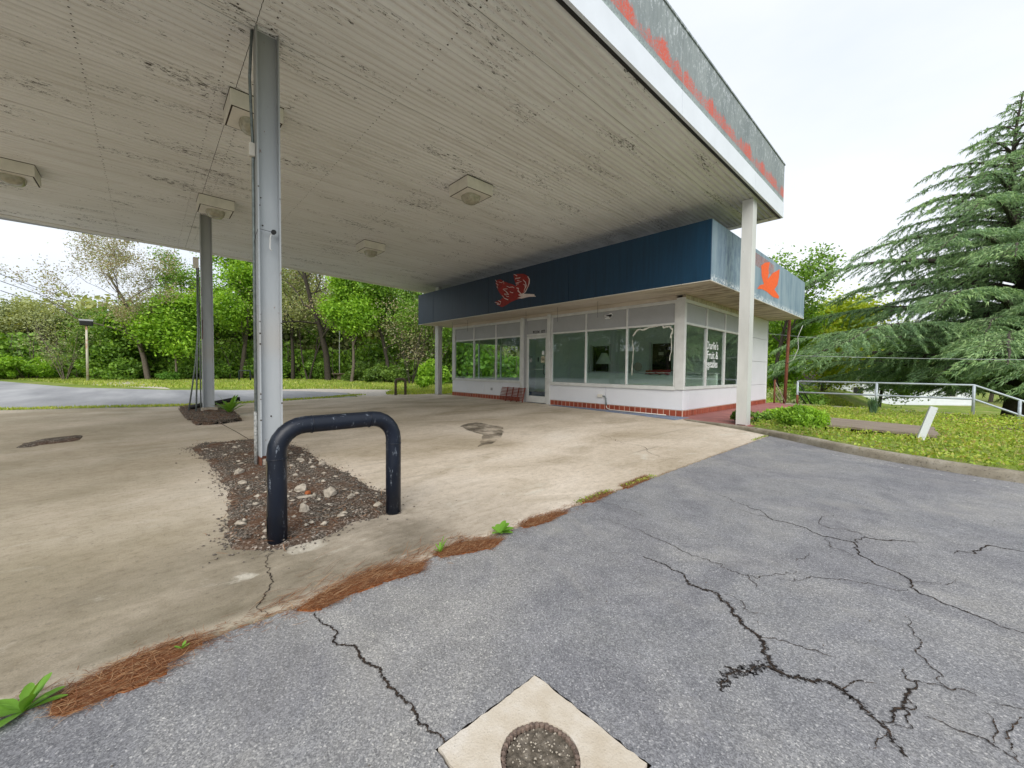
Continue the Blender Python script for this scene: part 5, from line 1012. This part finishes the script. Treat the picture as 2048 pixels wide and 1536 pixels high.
# tangle of twigs in the undergrowth
segs = []; rr = random.Random(8)
for k in range(420):
    s1 = rr.uniform(10, cs[-1]); x = float(np.interp(s1, cs, path[:, 0]))+rr.gauss(1.2, .8); y = float(np.interp(s1, cs, path[:, 1]))+rr.gauss(-.6, .8); p = Vector((x, y, 0)); d = Vector((rr.gauss(0, .3), rr.gauss(0, .35), 1)).normalized(); pts = [tuple(p)]; L_ = rr.uniform(2, 5.5)
    for i in range(5): d = (d+Vector((rr.gauss(0, .18), rr.gauss(0, .22), 0))).normalized(); p = p+d*L_/5; pts.append(tuple(p))
    r0 = rr.uniform(.015, .06); segs.append((pts, [r0*(1-.8*i/5) for i in range(6)]))
branch_mesh.n = 0; V, F = branch_mesh('t', segs); link('thicket_stems', np_mesh('thicket', np.concatenate(V), np.array(F), True), MT['bark'], kind='stuff')
# ---- trees at the right
build_tree('oak_tree', 'open crowned tree peeking over the shop fascia', (-7.8, 33, -.9), 8.2, 4.2, 51, 'leaf_mid', 'bark_dark', 3600, .17, (.04, 0), .26, .45, .35, sig=.32, wild=.5)
build_tree('yellow_tree', 'yellow green tree between the shop and the cedar', (-6.6, 41, -1.5), 6.9, 3.6, 52, 'leaf_yellow', 'bark', 20000, .2, (0, 0), .25, .12, .95, sig=.55)
build_tree('green_tree', 'fresh green tree right behind the shop rear corner', (-8.8, 35, -1.2), 5.4, 3.2, 53, 'leaf_bright', 'bark', 17000, .16, (0, 0), .2, .1, .95, sig=.5)
build_tree('green_tree', 'green tree to the left of the white house', (-3.2, 43.5, -1.8), 4.6, 2.6, 54, 'leaf_mid', 'bark_dark', 12000, .16, (0, 0), .2, .15, .95, sig=.5)
for i, (x, y, s_, lb) in enumerate([(-2, 66, 1.1, 'far tree behind the white house, leftmost'), (4, 68, 1.2, 'far tree behind the white house, middle'), (10, 64, 1.1, 'far tree behind the white house, rightmost'), (-12, 52, 1.0, 'far tree behind the yellow green tree'), (-17, 40, 1.0, 'far tree hidden behind the shop')]):
    d_ = dup_tree(protB if i % 2 else protA, (x, y, -1.8), i*1.7, (s_, s_, s_)); d_['label'] = lb; d_['group'] = 'trees behind the white house'
build_bush('shrub', 'dense bush against the fence line behind the shop corner', (-5.6, 27, -1.3), 1.8, 2.0, 91, 'leaf_mid', 6000, .11); build_bush('shrub', 'twiggy grey bush behind the thin rusty post', (-5.4, 23.5, -1.0), .9, 1.7, 92, 'leaf_grey', 1600, .07)
# ---- the cedar
def build_cedar(loc, H_, RAD):
    g = np.random.default_rng(3); r = random.Random(3); root = thing('cedar_tree', 'huge dark deodar cedar with layered drooping branches filling the right edge', 'tree', loc); segs = []
    P = [(.35*math.sin(z*.35), .25*math.cos(z*.3)-.25, z) for z in np.linspace(-.3, H_, 12)]; segs.append((P, [max(.03, .46*(1-i/11.3)) for i in range(12)]))
    for (a, s0, hh) in ((2.6, 1.1, 10.5), (3.7, .8, 9.0), (.5, 1.3, 11.0), (5.0, 1.0, 9.5)):   # secondary leaders
        q = [(s0*math.cos(a)*min(1, k/3)*1.4, s0*math.sin(a)*min(1, k/3)*1.4, 2.2+(hh-2.2)*k/8) for k in range(9)]; q[0] = (0, 0, 2.0); segs.append((q, [.2*(1-k/9) for k in range(9)]))
    npos = []; ndir = []
    nb = 195
    for i in range(nb):
        t_ = ((i+.5)/nb)**1.15; z = 1.9+(H_-2.1)*t_**1.1; ang = i*2.39996+r.uniform(-.3, .3); env = min(9.7, RAD*(1-t_)**.95); L_ = max(.5, env*r.uniform(.42, 1.18)); up_ = .30+.55*t_; n = 12
        p = np.array([.35*math.sin(z*.35), .25*math.cos(z*.3)-.25, z]); d = np.array([math.cos(ang), math.sin(ang), up_]); pts = [p.copy()]
        for k in range(n):
            f = k/n; dz = up_*(1-1.9*f)-(.25 if f > .75 else 0); dd = np.array([math.cos(ang), math.sin(ang), dz]); dd[:2] += g.normal(0, .06, 2); dd /= np.linalg.norm(dd); p = p+dd*L_/n; pts.append(p.copy())
        pts = np.array(pts); r0 = .02+.018*L_; segs.append(([tuple(q) for q in pts], [r0*(1-.9*k/n) for k in range(n+1)]))
        nsec = int(L_*5.6)
        for s_ in range(nsec):
            f = .16+.84*(s_+g.random())/nsec; fi = f*n; k = min(int(fi), n-1); q = pts[k]*(1-(fi-k))+pts[k+1]*(fi-k); side = 1 if s_ % 2 else -1; sl_ = L_*.30*(1-.62*f)*g.uniform(.6, 1.3)+.12; a2 = ang+side*g.uniform(.7, 1.25)
            ks = 6; sp = [q]
            for e in range(ks): dd = np.array([math.cos(a2), math.sin(a2), .12-.17*e-.05*f]); dd /= np.linalg.norm(dd); sp.append(sp[-1]+dd*sl_/ks)
            sp = np.array(sp)
            if s_ % 2 == 0: segs.append(([tuple(v) for v in sp[::2]], [.012, .009, .006, .003]))
            m_ = int(sl_*(50 if t_ < .45 else 36))+6; u = g.random(m_)*ks; ii = np.minimum(u.astype(int), ks-1); fr = (u-ii)[:, None]; pp = sp[ii]*(1-fr)+sp[ii+1]*fr; npos.append(pp+g.normal(0, .022, (m_, 3))); 
            dv = (sp[-1]-sp[0])/max(sl_, .01); ndir.append(np.tile(dv*.8, (m_, 1))+g.normal(0, .38, (m_, 3))+np.array([0, 0, -.55]))
        # needles along the main branch tip
        m_ = int(L_*26); u = (.3+.7*g.random(m_))*n; ii = np.minimum(u.astype(int), n-1); fr = (u-ii)[:, None]; npos.append(pts[ii]*(1-fr)+pts[ii+1]*fr+g.normal(0, .03, (m_, 3))); ndir.append(g.normal(0, .5, (m_, 3))+np.array([0, 0, -.5]))
    branch_mesh.n = 0; V, F = branch_mesh('c', segs, 7); link('trunk', np_mesh('trunk', np.concatenate(V), np.array(F), True), MT['bark_dark'], root)
    P = np.concatenate(npos); D = np.concatenate(ndir); D /= np.linalg.norm(D, axis=1, keepdims=True); n = len(P); L_ = g.uniform(.10, .26, n)[:, None]; S = np.cross(D, g.normal(size=(n, 3))); S /= np.linalg.norm(S, axis=1, keepdims=True); wv = g.uniform(.012, .024, n)[:, None]
    V = np.stack([P-S*wv, P+S*wv, P+D*L_], 1).reshape(-1, 3); link('foliage', np_mesh('foliage', V, (np.arange(n)*3)[:, None]+np.arange(3)), MT['needle_cedar'], root); print('cedar needles', n)
    return root
build_cedar((2.5, 31.8, -1.9), 16.9, 13.4)
# ---- grass strips and bed cover
def blades(name, pos, hgt, wdt, mat, kind='stuff', parent=None, lean=.3):
    n = len(pos); a = rng.uniform(0, 2*PI, n); s = np.stack([np.cos(a), np.sin(a), 0*a], -1)*wdt[:, None]; tip = np.stack([rng.normal(0, lean, n)*hgt, rng.normal(0, lean, n)*hgt, hgt], -1); V = np.stack([pos-s, pos+s, pos+tip], 1).reshape(-1, 3); return link(name, np_mesh(name, V, (np.arange(n)*3)[:, None]+np.arange(3)), mat, parent, kind=kind)
def strip_pts(path, wid, n, z=-.03):
    path = np.array(path, float); sl = np.hypot(*np.diff(path, axis=0).T); cs = np.concatenate([[0], np.cumsum(sl)]); s_ = rng.uniform(0, cs[-1], n); x = np.interp(s_, cs, path[:, 0])+rng.uniform(-wid, wid, n); y = np.interp(s_, cs, path[:, 1])+rng.uniform(-wid, wid, n); return np.column_stack([x, y, np.full(n, z)])
G1 = [(-26, 2.4), (-30, -1.4), (-46, -6.8), (-60, -11), (-60, 4), (-50, 12), (-39, 16), (-30, 17), (-22, 16), (-17, 13), (-17.5, 9.5), (-20.5, 9.8), (-23.2, 7.0), (-24.3, 3.8)]
q = in_poly_pts(G1, 52000); pat = np.array([mnoise.noise(Vector((a*.5, c*.5, 0))) for a, c in q]); q = q[(pat > -.15) | (rng.random(len(q)) < .35)]; n = len(q); blades('grass', np.column_stack([q, np.full(n, -.03)]), rng.uniform(.04, .16, n), rng.uniform(.02, .05, n), MT['grassb'])
q = strip_pts([(-16.6, 6.6), (-15.7, 5), (-14.7, 2.2), (-14.4, 1.3), (-14.9, 0), (-15.6, -2.2), (-16.6, -6), (-18, -14)], .28, 9000, -.01); blades('grass', q, rng.uniform(.02, .07, len(q)), rng.uniform(.008, .02, len(q)), MT['grassb'])
q = in_poly_pts([(-16.2, 7.6), (-17.6, 8.2), (-19.5, 9.6), (-16.8, 12.5), (-15.4, 11.5), (-15.5, 8.6)], 4500); blades('grass', np.column_stack([q, np.full(len(q), -.02)]), rng.uniform(.04, .12, len(q)), rng.uniform(.01, .03, len(q)), MT['grassb'])
q = in_poly_pts([(-12, 17.5), (-12, 40), (6, 40), (6, 24), (0, 17.2)], 30000); zt = terr_h(q[:, 0], q[:, 1]); blades('grass', np.column_stack([q, zt]), rng.uniform(.06, .2, len(q)), rng.uniform(.02, .05, len(q)), MT['grassb'])
# ground cover on the bed
n = 100000; q = in_poly_pts(bedp, n, 0, .14); q = q[q[:, 0] < 4.5]; n = len(q); clump = np.array([mnoise.noise(Vector((a*2.6, c*2.6, 3)))+.5*mnoise.noise(Vector((a*6, c*6, 5))) for a, c in q]); hgt = np.clip(.045+.09*clump, .0, .2); onb = (q[:, 0] > -1.60) & (q[:, 0] < .06) & (q[:, 1] > 9.0) & (q[:, 1] < 10.5)
z = np.maximum(bed_h(q[:, 0], q[:, 1]), .085*(q[:, 1] < 9))+hgt*rng.random(n)**.5+.01; keep = ((clump > -.42) | (rng.random(n) < .2)) & ~onb; q = q[keep]; z = z[keep]; V, F = leaf_cloud(np.column_stack([q, z]), .030, 1.4, 12, .2); link('ground_cover', np_mesh('ground_cover', V, F), MT['cover'], kind='stuff')
q = in_poly_pts(bedp, 22000, .05); q = q[q[:, 0] < 4]; q = q[~((q[:, 0] > -1.65) & (q[:, 0] < .1) & (q[:, 1] > 8.95) & (q[:, 1] < 10.55))]; clump2 = np.array([mnoise.noise(Vector((a*1.1, c*1.1, 9))) for a, c in q]); q = q[(clump2 > -.1) | (rng.random(len(q)) < .3)]; blades('bed_grass', np.column_stack([q, bed_h(q[:, 0], q[:, 1])]), rng.uniform(.04, .2, len(q)), rng.uniform(.002, .006, len(q)), MT['grassb'])
# bright feathery shrub and tufts
def feathery(name, label, loc, rad, hgt, n, leaf, ls, seed):
    g = np.random.default_rng(seed); root = thing(name, label, 'plant', loc); P = []; segs = []
    for k in range(46):
        a = g.uniform(0, 2*PI); rr_ = rad*math.sqrt(g.random()); h_ = hgt*(1-.45*(rr_/rad)**2)*g.uniform(.75, 1.05); b0 = np.array([rr_*.45*math.cos(a), rr_*.45*math.sin(a), 0]); t1 = np.array([rr_*math.cos(a), rr_*math.sin(a), h_]); segs.append(([tuple(b0), tuple((b0+t1)/2+np.array([0, 0, .03])), tuple(t1)], [.006, .004, .002]))
        m_ = n//46; f = g.random(m_)[:, None]**.7; P.append(b0*(1-f)+t1*f+g.normal(0, .035, (m_, 3)))
    branch_mesh.n = 0; V, F = branch_mesh('f', segs); link('stems', np_mesh('stems', np.concatenate(V), np.array(F)), MT['weed'], root); P = np.concatenate(P); P = P[P[:, 2] > .01]; V, F = leaf_cloud(P, ls, 2.2, seed, -.4); link('foliage', np_mesh('foliage', V, F), MT[leaf], root); return root
feathery('feathery_shrub', 'vivid green feathery shrub in the bed beside the white column', (-1.72, 9.0, .05), .42, .42, 11000, 'leaf_bright', .032, 5)
feathery('feathery_shrub', 'lower light green bushy plant behind the vivid shrub', (-2.05, 10.3, .03), .55, .30, 6000, 'leaf_bright', .04, 6)
build_bush('shrub', 'dark leafy plant growing around the white column foot', (-2.90, 9.52, 0), .22, .38, 95, 'leaf_dark', 700, .06); build_bush('shrub', 'leafy green plant right of the white column foot', (-2.45, 9.75, 0), .25, .34, 96, 'leaf_mid', 900, .05)
def tuft(label, loc, h, n, mat, seed, spread=.35, w_=.006, name='grass_tuft'):
    g = np.random.default_rng(seed); V = []; F = []; 
    for k in range(n):
        a = g.uniform(0, 2*PI); L_ = h*g.uniform(.6, 1.1); out = g.uniform(.1, spread)*L_*1.6; p0 = np.array([g.normal(0, .03), g.normal(0, .03), 0]); d = np.array([math.cos(a), math.sin(a), 0]); s = np.array([-d[1], d[0], 0])*w_
        pts = [p0, p0+d*out*.25+np.array([0, 0, L_*.5]), p0+d*out*.6+np.array([0, 0, L_*.85]), p0+d*out+np.array([0, 0, L_*.92])]; b0 = len(V)
        for i, p in enumerate(pts): ww = [1, .9, .6, .1][i]; V += [p-s*ww, p+s*ww]
        F += [(b0+2*i, b0+2*i+1, b0+2*i+3, b0+2*i+2) for i in range(3)]
    o = link(name, np_mesh(name, V, F), MT[mat], loc=loc); tag(o, label, 'grass'); return o
tuft('blue green grass tuft against the low wall in the bed', (-1.18, 14.6, .0), .5, 160, 'bluegrass', 1); tuft('tall pale grass tuft by the rail corner post', (.62, 15.2, -.25), .5, 60, 'grassb', 2, .25); tuft('small grass tuft in front of the low wall', (-.1, 14.8, -.05), .3, 60, 'grassb', 3)
# broad leaved weeds
def weed(label, loc, leaves, seed, name='weed'):
    root = thing(name, label, 'weed', loc); g = random.Random(seed)
    for (az, el, L_, w_, curl) in leaves:
        V = []; N_ = 9
        for i in range(N_+1):
            f = i/N_; ww = w_*math.sin(PI*min(1, (f*.95+.04)**1.25))**.6*(1+(.12*g.uniform(-1, 1) if 0 < i < N_ else 0)); e = el-curl*f; x = L_*f*math.cos(el-curl*f*.5); z = L_*f*math.sin(el-curl*f*.5); c, s = math.cos(az), math.sin(az)
            for j, (sd_, zz_) in enumerate(((-1, .18), (-.5, .04), (0, 0), (.5, .04), (1, .18))): V.append((x*c-sd_*ww*s, x*s+sd_*ww*c, z+zz_*ww+.004+g.uniform(-1, 1)*.03*ww))
        F = [(i*5+j, i*5+j+1, (i+1)*5+j+1, (i+1)*5+j) for i in range(N_) for j in range(4)]; link('leaf', np_mesh('leaf', V, F, True), MT['weed'], root)
    return root
weed('big broad leaved weed at the bottom left corner', (-1.93, -.305, 0), [(R(70), R(75), .115, .018, .4), (R(20), R(62), .10, .016, .4), (R(130), R(60), .10, .017, .5), (R(75), R(20), .10, .012, .4), (R(100), R(30), .09, .015, .5), (R(-30), R(20), .10, .014, .3), (R(-80), R(28), .12, .018, .4), (R(-120), R(20), .12, .016, .3), (R(180), R(35), .10, .016, .5), (R(220), R(22), .1, .014, .3), (R(45), R(48), .09, .015, .5), (R(-50), R(8), .13, .017, .1)], 1)
weed('round bright leaved weed at the third pine litter patch', (-1.965, 1.72, 0), [(R(a), R(e), L_, w_, .5) for a, e, L_, w_ in ((70, 55, .09, .026), (110, 50, .085, .024), (20, 45, .08, .022), (150, 40, .08, .024), (60, 30, .1, .026), (200, 40, .07, .02), (-30, 35, .07, .018), (-80, 30, .08, .016), (90, 70, .09, .024), (40, 20, .09, .022))], 2)
weed('small spiky weed left of the round bright weed', (-1.99, 1.27, 0), [(R(a), R(e), L_, .006, .3) for a, e, L_ in ((70, 70, .09), (110, 55, .07), (20, 55, .07), (150, 45, .07), (200, 60, .06), (-30, 50, .06), (80, 85, .10), (250, 40, .05))], 3)
weed('tiny yellowish weed on the first pine litter patch', (-1.945, .08, .008), [(R(a), R(e), .03, .005, .3) for a, e in ((70, 40), (150, 45), (240, 35), (310, 50), (20, 60))], 4)
root = weed('yellow green leafy weed clump beside the left column foot', (-10.95, 1.35, .05), [(R(a*37), R(35+(a*29) % 45), .32+.08*((a*7) % 3), .035, .5) for a in range(26)], 7)
# low green sprigs along the joint
gq = np.column_stack([rng.normal(-2.0, .018, 700), np.concatenate([rng.uniform(2.6, 3.1, 250), rng.uniform(3.3, 3.9, 250), rng.uniform(7.2, 7.9, 200)])]); V, F = leaf_cloud(np.column_stack([gq, rng.uniform(.004, .022, 700)]), .012, 1.5, 3, .5); link('joint_moss', np_mesh('joint_moss', V, F), MT['cover'], kind='stuff')
